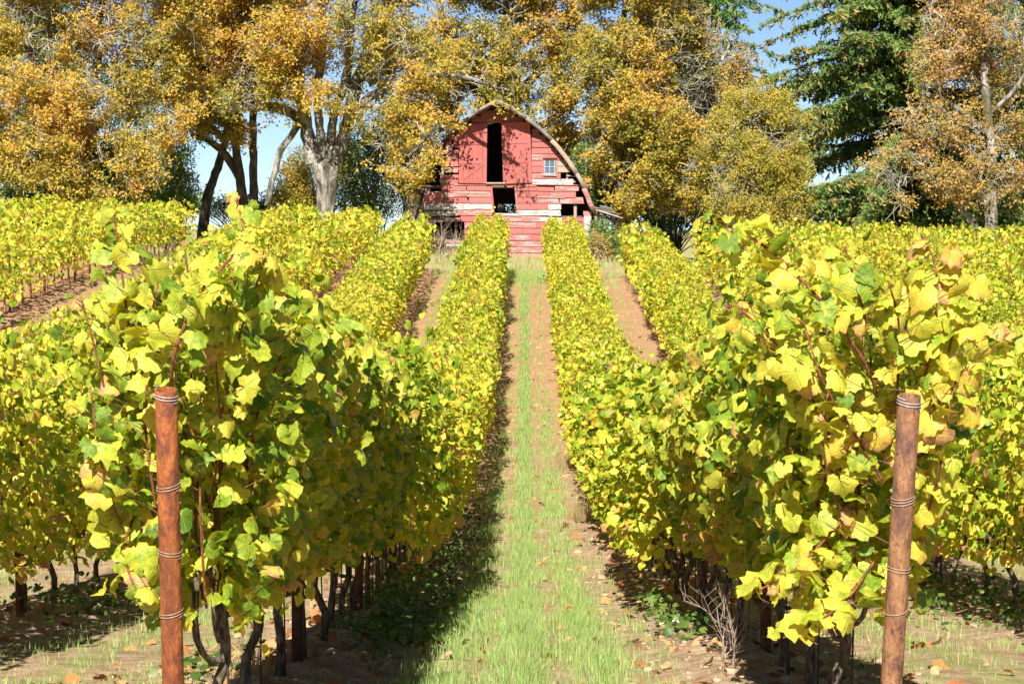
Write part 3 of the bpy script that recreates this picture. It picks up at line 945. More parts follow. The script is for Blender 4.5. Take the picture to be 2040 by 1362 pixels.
# dry meadow grass in front of the barn
mb = MB()
N = 27000
xx = gr.uniform(-20, 20, N); yy = gr.uniform(85.5, 101, N)
keep = (np.abs(xx) < 9) | (gr.random(N) < 0.45)
xx, yy = xx[keep], yy[keep]; n = len(xx)
hh = gr.uniform(0.12, 0.42, n) * (0.55 + 0.9 * np.clip(fbm(xx * 0.7, yy * 0.7, 3) + 0.5, 0, 1)) * np.where(yy < 88, 0.6, 1)
blades(mb, xx, yy, hh, gr.uniform(0.008, 0.02, n), np.where(gr.random(n) < 0.6, gr.uniform(0.84, 1.0, n), gr.uniform(0.3, 0.75, n)))
tag(mb.obj('meadow_grass', M_GRASS), 'dry tan grass growing in front of the red barn', 'grass', kind='stuff')

# soil clods
def clods(mb, x, y, s):
    c8 = np.array([[-1, -1, -.6], [1, -1, -.6], [1, 1, -.6], [-1, 1, -.6], [-.7, -.7, .6], [.7, -.7, .6], [.7, .7, .6], [-.7, .7, .6]])
    n = len(x)
    a = gr.uniform(0, 6.28, n); R = np.stack([np.stack([np.cos(a), -np.sin(a), 0 * a], -1), np.stack([np.sin(a), np.cos(a), 0 * a], -1), np.stack([0 * a, 0 * a, 1 + 0 * a], -1)], 1)
    v = (c8[None] * (1 + 0.35 * gr.normal(size=(n, 8, 3))))
    v = np.einsum('nij,nkj->nki', R, v) * s[:, None, None] * np.array([1, 1, 0.7])
    v += np.stack([x, y, gz_full(x, y) + s * 0.15], -1)[:, None]
    f = cf[None] + (np.arange(n) * 8)[:, None, None]
    mb.add(v.reshape(-1, 3), f.reshape(-1, 4))
mb = MB()
N = 4500
rowk = gr.choice([-1, 0, 1, 2], N, p=[.1, .4, .4, .1])
yy = 9 + gr.random(N) ** 1.8 * 60
xx = ROW_X0 + ROW_DX * rowk + gr.normal(size=N) * 0.38
clods(mb, xx, yy, gr.uniform(0.006, 0.022, N) * (1 + (gr.random(N) < 0.06) * 1.0))
tag(mb.obj('soil_clods', M_CLOD, smooth=False), 'loose clods of tan soil under the vine rows', 'soil', kind='stuff')

# fallen leaves
N = 2300
rowk = gr.choice([-1, 0, 1, 2], N, p=[.12, .33, .43, .12])
yy = 9 + gr.random(N) ** 1.7 * 55
xx = ROW_X0 + ROW_DX * rowk + gr.normal(size=N) * 0.55
m = gr.random(N) < 0.25
xx[m] = gr.uniform(-2.4, 2.6, m.sum())
pos = np.stack([xx, yy, gz_full(xx, yy) + gr.uniform(0.012, 0.03, N)], -1)
nr = np.array([0, 0, 1.0]) + gr.normal(size=(N, 3)) * 0.4
mb = MB()
add_leaves(mb, [pos, frames(nr, gr.normal(size=(N, 3))), gr.uniform(0.03, 0.07, N), gr.random(N)], T_MID, None, 1.0, gr)
tag(mb.obj('fallen_leaves', M_LITTER), 'dry orange and tan leaves scattered on the soil', 'fallen leaves', kind='stuff')

# low dark green weeds at the feet of the rows
mb = MB()
for (xc, yc, rx, ry, n) in ((-0.80, 15.5, .16, 1.2, 500), (-0.85, 19, .2, 1.6, 500), (-.82, 24, .2, 2.5, 500), (-.85, 31, .2, 3, 400), (0.95, 15.5, .08, .8, 110), (0.95, 18.5, .10, 1.0, 120),
                            (3.4, 19, .35, 1.6, 500), (3.2, 23, .4, 2, 300), (-3.3, 18.5, .25, 1.0, 260), (-1.5, 12.2, .12, .4, 120), (1.30, 80.5, .25, .6, 150), (0.72, 79, .2, .5, 120)):
    x = xc + gr.normal(size=n) * rx; y = yc + gr.normal(size=n) * ry
    z = gz_full(x, y) + gr.uniform(0.02, 0.15, n)
    nr = np.array([0, -.2, 1.0]) + gr.normal(size=(n, 3)) * 0.5
    add_leaves(mb, [np.stack([x, y, z], -1), frames(nr, gr.normal(size=(n, 3))), gr.uniform(0.018, 0.045, n), gr.uniform(0.2, 0.9, n)], T_LO, None, 1.0, gr)
tag(mb.obj('low_weeds', M_GREEN), 'dark green leafy weeds at the feet of the vine rows', 'weeds', kind='stuff')

def ground_at(px, py):
    d = CAM_R @ np.array([(px - 1020) / F, -(py - 681) / F, -1.0]); d = d / d[1]
    for Y in np.arange(8, 110, 0.02):
        p = np.array([0, 0, CAM_Z]) + d * Y
        if p[2] <= float(gz(p[0], Y)) + 0.03: return p
    return p

def tuft(px, py, h, n, spread, label, t0=0.84, t1=1.0, lean=0.6):
    p = ground_at(px, py)
    r = gr.random(n) ** 0.7 * spread * 0.35; a = gr.uniform(0, 6.28, n)
    x = r * np.cos(a); y = r * np.sin(a)
    mb = MB()
    n0 = len(x)
    hh = gr.uniform(0.5, 1.0, n) * h
    side = np.stack([np.cos(a + 1.57), np.sin(a + 1.57), 0 * a], -1)
    out = np.stack([np.cos(a), np.sin(a), 0 * a], -1) * (gr.uniform(0.2, 1.0, n) * lean * hh)[:, None] + gr.normal(size=(n, 3)) * 0.02
    P0 = np.stack([x, y, np.full(n, -0.02)], -1); up = np.array([0, 0, 1.0])
    m = P0 + up * (hh * .6)[:, None] + out * .4; t = P0 + up * hh[:, None] + out
    w = 0.0022
    v = np.stack([P0 - side * w, P0 + side * w, m + side * w * .8, m - side * w * .8, t], 1)
    b = (np.arange(n) * 5)[:, None]
    tt = gr.uniform(t0, t1, n)
    mb.add(v.reshape(-1, 3), b + np.array([0, 1, 2, 3]), tt)
    mb.f.append(b + np.array([3, 2, 4])); mb.t.append(tt.astype(np.float32))
    o = mb.obj('grass_tuft', M_GRASS); o.location = p
    return tag(o, label, 'grass tuft', 'dry grass tufts along the path')
tuft(1172, 1035, 0.30, 420, 0.55, 'bushy pale dry grass tuft beside the right row, lower of two')
tuft(1128, 930, 0.42, 260, 0.45, 'tall thin dry grass tuft against the right row, further up the path', lean=0.35)
tuft(490, 1360, 0.24, 160, 0.4, 'pale dry grass tuft between trunks behind the orange pipe post', lean=0.4)
tuft(1160, 870, 0.36, 160, 0.4, 'sparse brown grass tuft at the foot of the right row', lean=0.35)
tuft(1195, 555, 0.5, 220, 0.8, 'dry grass tuft at the barn end of the right row', lean=0.3)
tuft(1265, 580, 0.45, 200, 0.8, 'dry grass tuft at the foot of the second row right of the path', lean=0.3)

def branchy(p0, d0, L, r, depth, segs, rng, spread=0.6, n_child=4, out=None):
    """Recursive bare twigs -> list of (P0, P1, r0, r1)."""
    p = np.array(p0, float); d = norm(np.array(d0, float))
    k = 5
    for i in range(k):
        q = p + d * L / k
        segs.append((p.copy(), q.copy(), r * (1 - i / k * 0.5), r * (1 - (i + 1) / k * 0.5)))
        p = q
        d = norm(d + rng.normal(size=3) * 0.16)
        if depth > 0 and i >= 1:
            for _ in range(n_child // 3 + (rng.random() < (n_child % 3) / 3)):
                branchy(p, d + rng.normal(size=3) * spread, L * rng.uniform(0.35, 0.6), r * 0.55, depth - 1, segs, rng, spread, n_child)
    return segs
def bare_shrub(name, p, h, n, r, depth, label, cat, mat, seed, n_child=4, spread=0.6, arch=0.5):
    rng = np.random.default_rng(seed); segs = []
    for i in range(n):
        a = rng.uniform(0, 6.28)
        branchy([rng.normal() * .03, rng.normal() * .03, -0.03], [math.cos(a) * arch * rng.random(), math.sin(a) * arch * rng.random(), 1], h * rng.uniform(0.7, 1), r, depth, segs, rng, spread, n_child)
    P0, P1, r0, r1 = (np.array([s[i] for s in segs]) for i in range(4))
    mb = MB(); v, f = sticks(P0, P1, r0, r1, 3); mb.add(v, f)
    o = mb.obj(name, mat); o.location = p
    return tag(o, label, cat)
gp = at(1455, 1362, 12.3); gp[2] = float(gz(gp[0], 12.3))
bare_shrub('dry_weed', gp, 0.42, 5, 0.0032, 2, 'bare grey-brown dry weed beside the right row at the bottom edge', 'dry weed', M_DRY, 3, 4, 0.7, 0.9)

def rock(px, py, s, mat, label, name='rock', cat='rock', seed=1):
    p = ground_at(px, py)
    rng = np.random.default_rng(seed)
    S, Rr = 12, 7
    v = [[0, 0, -s[2]]]
    for i in range(1, Rr):
        t = math.pi * i / Rr
        for j in range(S):
            a = 2 * math.pi * j / S
            q = np.array([math.sin(t) * math.cos(a) * s[0], math.sin(t) * math.sin(a) * s[1], -math.cos(t) * s[2]])
            v.append(q * (1 + 0.14 * rng.normal()))
    v.append([0, 0, s[2]])
    tri, quad = [], []
    for j in range(S):
        tri.append([0, 1 + (j + 1) % S, 1 + j]); e = 1 + (Rr - 2) * S
        tri.append([e + j, e + (j + 1) % S, len(v) - 1])
        for i in range(Rr - 2):
            a = 1 + i * S
            quad.append([a + j, a + (j + 1) % S, a + S + (j + 1) % S, a + S + j])
    mb = MB(); mb.add(v, quad); mb.f.append(np.array(tri)); mb.t.append(np.full(len(tri), .5, dtype=np.float32))
    o = mb.obj(name, mat, smooth=True); o.location = (p[0], p[1], p[2] + s[2] * 0.3); o.rotation_euler = (0.1, 0.1, rng.uniform(0, 0.4))
    tag(o, label, cat)
rock(712, 1268, (0.075, 0.08, 0.055), M_ROCK, 'grey rock in the shade below the left row', seed=2)
rock(1350, 1248, (0.085, 0.05, 0.035), plain('pale_rock', (0.55, 0.52, 0.47), 0.9, 0, 16, 0.3), 'pale elongated rock under the right row', seed=4)

# ------------------------------------------------------------------ barn
BY = 100.0
brng = np.random.default_rng(9)
def bp(px, py, Y=BY):
    return at(px, py, Y)
b0 = bp(991, 515)
barn = thing('barn', (b0[0], BY, float(gz(b0[0], BY))), 'weathered red wooden barn with arched roof and broken siding', 'barn')
BORG = np.array([b0[0], BY, float(gz(b0[0], BY))])
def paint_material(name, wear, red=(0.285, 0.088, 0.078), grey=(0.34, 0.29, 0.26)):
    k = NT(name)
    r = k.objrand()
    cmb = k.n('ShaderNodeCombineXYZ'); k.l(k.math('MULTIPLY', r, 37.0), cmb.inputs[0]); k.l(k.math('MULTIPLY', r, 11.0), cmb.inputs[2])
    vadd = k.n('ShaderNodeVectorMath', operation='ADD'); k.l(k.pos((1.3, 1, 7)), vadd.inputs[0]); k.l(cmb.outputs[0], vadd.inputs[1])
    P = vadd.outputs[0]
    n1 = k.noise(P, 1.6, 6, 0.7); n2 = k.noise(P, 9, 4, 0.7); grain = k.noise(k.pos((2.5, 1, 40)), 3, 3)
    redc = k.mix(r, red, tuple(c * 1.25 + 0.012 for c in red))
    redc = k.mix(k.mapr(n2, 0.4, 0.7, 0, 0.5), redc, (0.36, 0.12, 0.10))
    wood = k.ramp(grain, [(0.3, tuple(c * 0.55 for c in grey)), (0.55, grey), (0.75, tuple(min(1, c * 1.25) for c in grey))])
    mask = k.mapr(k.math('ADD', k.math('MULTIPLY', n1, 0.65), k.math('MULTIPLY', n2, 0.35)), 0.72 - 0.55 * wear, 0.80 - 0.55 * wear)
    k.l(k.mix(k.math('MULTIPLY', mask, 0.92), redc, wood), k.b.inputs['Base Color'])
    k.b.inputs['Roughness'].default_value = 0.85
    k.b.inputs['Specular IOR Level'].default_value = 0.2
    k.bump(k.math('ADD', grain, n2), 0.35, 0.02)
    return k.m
M_RED = paint_material('red_paint', 0.26); M_RED2 = paint_material('worn_red_paint', 0.44); M_BARE = paint_material('whitened_wood', 0.58, grey=(0.44, 0.41, 0.38))
M_DOOR = paint_material('door_red_paint', 0.10, (0.285, 0.075, 0.066))
M_GREYW = paint_material('grey_wood', 1.4, grey=(0.28, 0.25, 0.22)); M_TANW = paint_material('tan_wood', 1.4, grey=(0.36, 0.28, 0.20))
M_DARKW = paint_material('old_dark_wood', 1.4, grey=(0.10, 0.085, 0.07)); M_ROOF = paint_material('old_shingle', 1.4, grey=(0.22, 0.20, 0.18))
def box_mesh(kind):
    v = np.array(BOX.v[0])
    if kind == 1: v[[1, 2], 0] -= 0.05; v[[0, 3], 0] += 0.01
    if kind == 2: v[[5, 6], 0] -= 0.06
    if kind == 3: v[[5, 6], 2] -= 0.12; v[[0, 3], 2] += 0.1
    mb = MB(); mb.add(v, cf)
    return mb.mesh('plank', M_RED)
BOXES = [box_mesh(i) for i in range(4)]
def board(name, x0, x1, y0, y1, Yf, th, mat, tilt=0.0, roll=0.0, kind=0, parent=None, sub=None):
    """A board seen between photo pixels x0..x1, y0..y1 with its front face at forward distance Yf."""
    a = bp(x0, y1, Yf); b = bp(x1, y0, Yf)
    o = link(name, BOXES[kind], parent or barn)
    c = (a + b) / 2; c[1] = Yf + th / 2
    org = BORG if sub is None else BORG + np.array(sub)
    o.location = c - org
    o.scale = (abs(b[0] - a[0]), th, abs(b[2] - a[2]))
    o.rotation_euler = (tilt, roll, 0)
    o.material_slots[0].link = 'OBJECT'; o.material_slots[0].material = mat
    return o
RCURVE = np.array([(991, 205), (1008, 214), (1026, 224), (1050, 240), (1073, 257), (1096, 278), (1116, 301), (1131, 320), (1144, 340), (1154, 358), (1162, 374), (1168, 388), (1173, 402), (1183, 420)], float)
def roof_right(y): return np.interp(y, RCURVE[:, 1], RCURVE[:, 0])
def wall_span(y):
    xr = roof_right(y) - 5 - (brng.uniform(0, 15) * (340 < y) if y < 415 else 0) if y < 418 else 1176
    if y < 282: xl = 1982 - roof_right(y) + 5
    elif y < 376: xl = np.interp(y, [282, 296, 340, 376], [893, 886, 881, 874]) + brng.uniform(-4, 6)
    elif y < 438: xl = 845 + brng.uniform(-2, 2)
    else: xl = 925
    return xl, xr
HOLES = [(914, 1059, 241, 366), (981, 1030, 374, 424), (1118, 1162, 410, 429), (1083, 1107, 317, 348), (1117, 1141, 341, 357),
         (1126, 1153, 363.5, 371.5), (1069, 1078, 433, 438), (1058, 1079, 486, 491)]
def pick_mat(x, y):
    if 843 < x < 983 and 403 < y < 416: return M_BARE
    if 843 < x < 905 and 416 < y < 426: return M_GREYW
    if 1036 < x < 1092 and 415 < y < 426: return M_BARE
    if 1090 < x < 1120 and 408 < y < 440: return M_BARE
    if 1106 < x < 1140 and 315 < y < 343: return M_TANW
    if x > 1066 and 359 < y < 372: return M_BARE
    if x > 1075 and 372 <= y < 410: return [M_RED2, M_BARE, M_RED2, M_RED][int(brng.integers(0, 4))]
    if x < 930 and y > 366: return [M_RED, M_RED2, M_RED2][int(brng.integers(0, 3))]
    return M_RED if brng.random() < 0.72 else M_RED2
ROWH = 12.3
y = 515.0
while y > 226:
    ya, yb = y - ROWH, y
    ym = (ya + yb) / 2
    xl, xr = wall_span(ym)
    spans = [(xl, xr)]
    for (hx0, hx1, hy0, hy1) in HOLES:
        if min(yb, hy1) - max(ya, hy0) > ROWH * 0.45:
            new = []
            for (a, b) in spans:
                if hx1 <= a or hx0 >= b: new.append((a, b)); continue
                if hx0 - a > 4: new.append((a, hx0))
                if b - hx1 > 4: new.append((hx1, b))
            spans = new
    for (a, b) in spans:
        cuts = [a]
        while b - cuts[-1] > 105: cuts.append(cuts[-1] + brng.uniform(55, 100))
        # joints where the weathering changes
        for c in (1092, 1120, 1040, 930, 1070):
            if a + 15 < c < b - 15 and min(abs(c - q) for q in cuts) > 18 and brng.random() < 0.6: cuts.append(c)
        cuts = sorted(cuts) + [b]
        for c0, c1 in zip(cuts[:-1], cuts[1:]):
            if c1 - c0 < 3: continue
            xm = (c0 + c1) / 2
            m = pick_mat(xm, ym)
            broken = (c1 > 1100 and 355 < ym < 440) or (c0 < 895 and ym > 290)
            roll = brng.normal() * (0.008 if not broken else 0.022)
            kind = int(brng.integers(1, 4)) if broken and brng.random() < 0.5 else 0
            drop = brng.uniform(0, 1.2) if broken else 0
            thin = brng.uniform(2, 4.5) if broken and brng.random() < 0.35 else 0
            board('plank', c0 + 0.25, c1 - 0.25, ya + 0.35 + drop + thin, yb + 0.6 + drop, BY - 0.055 - brng.uniform(0, 0.012), 0.030, m, tilt=-0.17, roll=roll, kind=kind)
    y -= ROWH
# scraps of siding left of the collapsed corner, and loose boards
for (x0, x1, y0, y1, m, roll) in ((885, 926, 478, 484, M_RED2, 0.04), (888, 926, 486, 491, M_BARE, 0.02), (902, 926, 497, 513, M_RED, -0.03), (880, 900, 505, 510, M_GREYW, -0.35),
                                  (870, 897, 436, 441, M_DARKW, 0.02), (910, 968, 382, 386, M_TANW, 0.035), (1010, 1068, 369, 373, M_RED, -0.03), (905, 1010, 366.5, 369.5, M_RED2, 0.0),
                                  (1000, 1180, 367, 369, M_RED2, 0.012), (985, 1037, 425, 430, M_BARE, 0.01), (1070, 1124, 392, 394.5, M_GREYW, 0.02), (876, 893, 358, 364, M_GREYW, 0.05)):
    board('plank', x0, x1, y0, y1, BY - 0.085, 0.03, m, roll=roll)
# door frame trims of the lower opening, leaning jambs
for (xa, ya, xb, yb, m) in ((979, 374, 985, 424, M_RED), (1027, 374, 1033, 424, M_RED2)):
    o = board('jamb', xa, xa + 4, ya, yb, BY - 0.09, 0.04, m); o.rotation_euler[1] = -0.09
# loft doors
def loft_door(x0, x1, y0, y1, lean, label):
    pa = bp(x0, y1); pb = bp(x1, y0)
    w, h = pb[0] - pa[0], pb[2] - pa[2]
    mb = MB(); mb.add(np.array(BOX.v[0]) * np.array([w, 0.03, h]), cf)
    d = mb.obj('loft_door', M_DOOR, barn)
    c = (pa + pb) / 2; c[1] = BY - 0.10
    d.location = c - BORG; d.rotation_euler[1] = lean; d['label'] = label
    def bar(cx, cz, lx, lz, ang, th, nm):
        o = link(nm, BOXES[0], d)
        o.material_slots[0].link = 'OBJECT'; o.material_slots[0].material = M_DOOR
        o.location = (cx, -0.015 - th / 2, cz); o.rotation_euler = (0, ang, 0); o.scale = (lx, th, lz)
    nb = 6
    for i in range(nb):
        bar(-w / 2 + w * (i + 0.5) / nb, 0, w / nb - 0.010, h * 0.995, 0, 0.012, 'door_board')
    for q, zz in enumerate((-h / 2 + 0.07, -h * 0.15, h * 0.17, h / 2 - 0.07)): bar(0, zz, w * 0.985, 0.12, 0, 0.030, 'rail')
    for sx in (-1, 1): bar(sx * (w / 2 - 0.055), 0, 0.11, h * 0.985, 0, 0.034, 'stile')
    lw, lh = w * 0.76, h * 0.27
    for sg in (-1, 1): bar(0, -h * 0.31, math.hypot(lw, lh), 0.085, sg * math.atan2(lh, lw), 0.025 if sg > 0 else 0.028, 'brace')
    return d
loft_door(915, 970, 246, 366, 0.012, 'left red loft door with crossed braces')
loft_door(1000.5, 1058, 243, 366, -0.035, 'right red loft door with crossed braces')
board('sill', 968, 1006, 363.5, 367, BY - 0.17, 0.10, M_TANW)
board('gable_board', 972, 984, 236, 247, BY - 0.07, 0.03, M_RED2, roll=-0.4)
board('gable_board', 955, 973, 240, 252, BY - 0.06, 0.03, M_RED, roll=-0.45)
board('gable_board', 996, 1003, 226, 246, BY - 0.06, 0.03, M_RED)
# window
wroot = board('window', 1083.5, 1107, 317, 348, BY - 0.02, 0.02, plain('window_back', (0.05, 0.06, 0.07), 0.5))
def glass_material():
    k = NT('window_glass')
    k.b.inputs['Base Color'].default_value = (0.07, 0.11, 0.15, 1)
    k.b.inputs['Roughness'].default_value = 0.12
    k.b.inputs['Specular IOR Level'].default_value = 0.9
    k.bump(k.noise(k.pos(), 4, 2), 0.1, 0.02)
    return k.m
M_GLASS = glass_material(); M_SASH = plain('white_sash', (0.30, 0.33, 0.36), 0.6, 0, 30, 0.15)
def sub_board(parent, name, x0, x1, y0, y1, Yf, th, mat):
    o = board(name, x0, x1, y0, y1, Yf, th, mat)
    bpy.context.view_layer.update()
    M = parent.matrix_basis.inverted() @ o.matrix_basis
    o.parent = parent; o.matrix_basis = M
    return o
for (x0, x1) in ((1086.2, 1094.3), (1096.0, 1104.3)):
    for (ya, yb) in ((320.2, 332), (333.6, 345.4)):
        sub_board(wroot, 'pane', x0, x1, ya, yb, BY - 0.045, 0.02, M_GLASS)
for (x0, x1, ya, yb) in ((1084.2, 1086.3, 318.2, 347), (1104.3, 1106.4, 318.2, 347), (1094.3, 1096, 320, 345.5)):
    sub_board(wroot, 'sash_bar', x0, x1, ya, yb, BY - 0.072, 0.045, M_SASH)
for (ya, yb) in ((318, 320.2), (332, 333.6), (345.4, 347.6)):
    sub_board(wroot, 'sash_bar', 1086.3, 1104.3, ya, yb, BY - 0.070, 0.043, M_SASH)
board('window_casing', 1081, 1110, 311.5, 316.5, BY - 0.14, 0.12, M_RED)
board('window_sill', 1082, 1109, 348.2, 351, BY - 0.13, 0.10, M_BARE, roll=0.03)
for x0 in (1080.5, 1107.2): board('window_casing', x0, x0 + 3.2, 316.8, 348, BY - 0.085, 0.05, M_RED2)
# framing seen through the holes
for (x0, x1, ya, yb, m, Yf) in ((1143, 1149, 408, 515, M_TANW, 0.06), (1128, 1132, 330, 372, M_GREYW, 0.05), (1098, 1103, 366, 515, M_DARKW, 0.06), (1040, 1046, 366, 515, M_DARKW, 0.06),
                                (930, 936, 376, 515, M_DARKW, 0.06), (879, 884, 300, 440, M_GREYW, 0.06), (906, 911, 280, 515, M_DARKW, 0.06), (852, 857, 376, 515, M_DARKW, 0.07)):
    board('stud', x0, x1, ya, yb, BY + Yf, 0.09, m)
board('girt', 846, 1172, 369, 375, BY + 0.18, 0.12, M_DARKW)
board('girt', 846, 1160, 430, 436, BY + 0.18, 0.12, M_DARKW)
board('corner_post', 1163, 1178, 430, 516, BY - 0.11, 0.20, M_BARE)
board('plank', 1128, 1150, 349.5, 352, BY + 0.01, 0.03, M_TANW, roll=0.1)
board('plank', 1114, 1148, 358.5, 363.5, BY - 0.04, 0.03, M_GREYW, roll=0.03)
# roof: overlapping courses of old shingle that run back from the gable
DEPTH = 9.0
def local(px, py, Y): return bp(px, py, BY) * np.array([1, 0, 1]) + np.array([0, Y, 0]) - BORG
S = RCURVE
seg = np.linalg.norm(np.diff(S, axis=0), axis=1); cum = np.concatenate([[0], np.cumsum(seg)]); cum /= cum[-1]
NC = 18
tt = np.linspace(0, 1, NC + 1)
CX = np.interp(tt, cum, S[:, 0]); CYp = np.interp(tt, cum, S[:, 1])
def overhang(t): return np.interp(t, [0, 0.18, 0.36, 1], [1.15, 0.85, 0.42, 0.36])
def course(name, side, i, th, lift, y0, y1, mat, sag=0.0, frac=(0, 1)):
    pts = []
    t0, t1 = tt[i], tt[i + 1]
    fx = (lambda x: x) if side > 0 else (lambda x: 1982 - x)
    v = []
    for t, x, y, ov in ((t0, CX[i], CYp[i], lift), (t1, CX[i + 1], CYp[i + 1], lift + 0.035)):
        j = min(i, NC - 1)
        nrm = norm(np.array([(CYp[j + 1] - CYp[j]), -(CX[j + 1] - CX[j])]))       # outward in pixel space
        nw = np.array([nrm[0] * side, 0, -nrm[1]])
        for off in (ov, ov - th):
            p = local(fx(x), y, 0) + nw * off - np.array([0, 0, sag])
            for Y in ((BY - overhang(t) if y0 is None else y0), y1):
                q = p.copy(); q[1] = Y - BY; v.append(q)
    f = [[0, 1, 5, 4], [2, 6, 7, 3], [0, 4, 6, 2], [1, 3, 7, 5], [0, 2, 3, 1], [4, 5, 7, 6]]
    if side < 0: f = [q[::-1] for q in f]
    mb = MB(); mb.add(v, f); return mb.obj(name, mat, barn)
for i in range(NC):
    course('shingle_course', 1, i, 0.07, 0.06 + brng.uniform(0, 0.01), None, BY + DEPTH, M_ROOF)
    if tt[i + 1] < 0.42:
        course('shingle_course', -1, i, 0.07, 0.06 + brng.uniform(0, 0.01), None, BY + DEPTH, M_ROOF)
    elif tt[i] < 0.60:
        course('shingle_course', -1, i, 0.06, 0.05, BY + 1.2 + brng.uniform(0, 0.8), BY + DEPTH, M_DARKW, sag=brng.uniform(0, 0.12))
    else:
        course('shingle_course', -1, i, 0.06, 0.05, BY + 2.2 + brng.uniform(0, 0.6), BY + DEPTH, M_DARKW, sag=0.15 + brng.uniform(0, 0.15))
def barge(side, i0, i1, mat, th=0.13, dY=0.07, lift=0.10):
    fx = (lambda x: x) if side > 0 else (lambda x: 1982 - x)
    v, f = [], []
    for i in range(i0, i1 + 1):
        a, b = max(i - 1, 0), min(i + 1, NC)
        nrm = norm(np.array([(CYp[b] - CYp[a]), -(CX[b] - CX[a])])); nw = np.array([nrm[0] * side, 0, -nrm[1]])
        wob = brng.uniform(-0.012, 0.012)
        for off in (lift + wob, lift - th + wob):
            p = local(fx(CX[i]), CYp[i], 0) + nw * off
            for Y in (BY - overhang(tt[i]) - dY, BY - overhang(tt[i]) + 0.03): q = p.copy(); q[1] = Y - BY; v.append(q)
    for k in range(i1 - i0):
        o = 4 * k
        f += [[o, o + 1, o + 5, o + 4], [o + 2, o + 6, o + 7, o + 3], [o, o + 4, o + 6, o + 2], [o + 1, o + 3, o + 7, o + 5]]
    f += [[0, 2, 3, 1], [4 * (i1 - i0), 4 * (i1 - i0) + 1, 4 * (i1 - i0) + 3, 4 * (i1 - i0) + 2]]
    if side < 0: f = [q[::-1] for q in f]
    mb = MB(); mb.add(v, f); return mb.obj('barge_board', mat, barn)
for (i0, i1, m, th) in ((0, 4, M_GREYW, 0.12), (4, 8, M_ROOF, 0.14), (8, 13, M_TANW, 0.17), (13, 15, M_GREYW, 0.15), (15, 18, M_RED2, 0.19)):
    barge(1, i0, i1, m, th, 0.06 + 0.01 * (i0 % 3))
for (i0, i1, m, th) in ((0, 3, M_GREYW, 0.11), (3, 6, M_ROOF, 0.10), (6, 7, M_ROOF, 0.06)):
    barge(-1, i0, i1, m, th, 0.06 + 0.01 * (i0 % 2))
# soffit boards of the hood, hay track beam and hook
for (x0, x1, ya, yb, roll) in ((960, 990, 222, 240, 0),):
    pass
for i in range(0, 6):
    for side in (1, -1):
        c = course('soffit_board', side, i, 0.02, -0.03, None, BY + 0.0, M_RED)
board('hay_beam', 988, 994, 216, 222, BY - 1.05, 1.3, M_DARKW)
board('hay_bracket', 989.5, 993, 222, 238, BY - 0.30, 0.10, M_RED)
board('hay_hook', 990, 992.6, 222, 228, BY - 0.95, 0.06, M_GREYW)
# ragged left eave boards
for (x0, x1, y0, y1, m, roll) in ((893, 930, 270, 274, M_RED2, -0.75), (884, 915, 285, 288, M_RED2, -0.65), (899, 903, 275, 300, M_GREYW, 0.22), (880, 898, 300, 303, M_BARE, -0.6), (912, 940, 254, 257, M_GREYW, -0.72)):
    board('loose_board', x0, x1, y0, y1, BY - 0.35, 0.03, m, roll=roll)
# back and side walls close the dark interior
def wall_slab(name, x0, x1, y0, y1, Yf, th, m): return board(name, x0, x1, y0, y1, Yf, th, m)
yb = 519.0
while yb > 215:
    hw = roof_right(min(yb - 7, 419)) - 991 - 2
    segs = [(991 - hw, 991 + hw)]
    if 408 < yb < 470: segs = [(991 - hw, 992), (1034, 991 + hw)]
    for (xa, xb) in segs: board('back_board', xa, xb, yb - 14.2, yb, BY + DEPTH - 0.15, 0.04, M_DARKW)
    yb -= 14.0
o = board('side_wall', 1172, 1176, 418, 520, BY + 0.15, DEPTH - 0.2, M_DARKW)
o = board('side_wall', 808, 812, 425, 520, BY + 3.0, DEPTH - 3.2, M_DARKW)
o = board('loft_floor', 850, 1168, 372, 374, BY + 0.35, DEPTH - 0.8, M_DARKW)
# collapsed roof slab at the left corner
for (x0, x1, y0, y1, Yf, roll, m) in ((822, 834, 376, 440, BY + 0.5, 0.30, M_DARKW), (812, 819, 384, 440, BY + 0.35, 0.30, M_GREYW), (834, 850, 374, 440, BY + 0.7, 0.16, M_DARKW), (820, 850, 373, 377, BY + 0.2, 0.22, M_GREYW)):
    board('fallen_roof_board', x0, x1, y0, y1, Yf, 0.05, m, roll=roll)
# remains of the lean-to on the right
for (x0, x1, y0, y1, Yf, th, roll, m) in ((1180, 1242, 424, 428, BY + 0.3, 0.5, 0.30, M_BARE), (1184, 1240, 433, 438, BY + 0.5, 0.4, 0.28, M_GREYW), (1184, 1236, 419, 422, BY + 1.2, 1.2, 0.28, M_TANW),
                                         (1185, 1189.5, 415, 446, BY - 0.1, 0.06, -0.05, M_TANW), (1178, 1184, 409, 445, BY + 0.1, 0.10, 0, M_DARKW)):
    board('lean_to_board', x0, x1, y0, y1, Yf, th, m, roll=roll)
board('roof_sheet', 1194, 1219, 409, 424, BY + 0.2, 0.02, plain('white_metal', (0.72, 0.75, 0.78), 0.4, 0.2, 10, 0.1), tilt=0.9, roll=0.2)['label'] = 'crumpled white sheet on the lean-to'

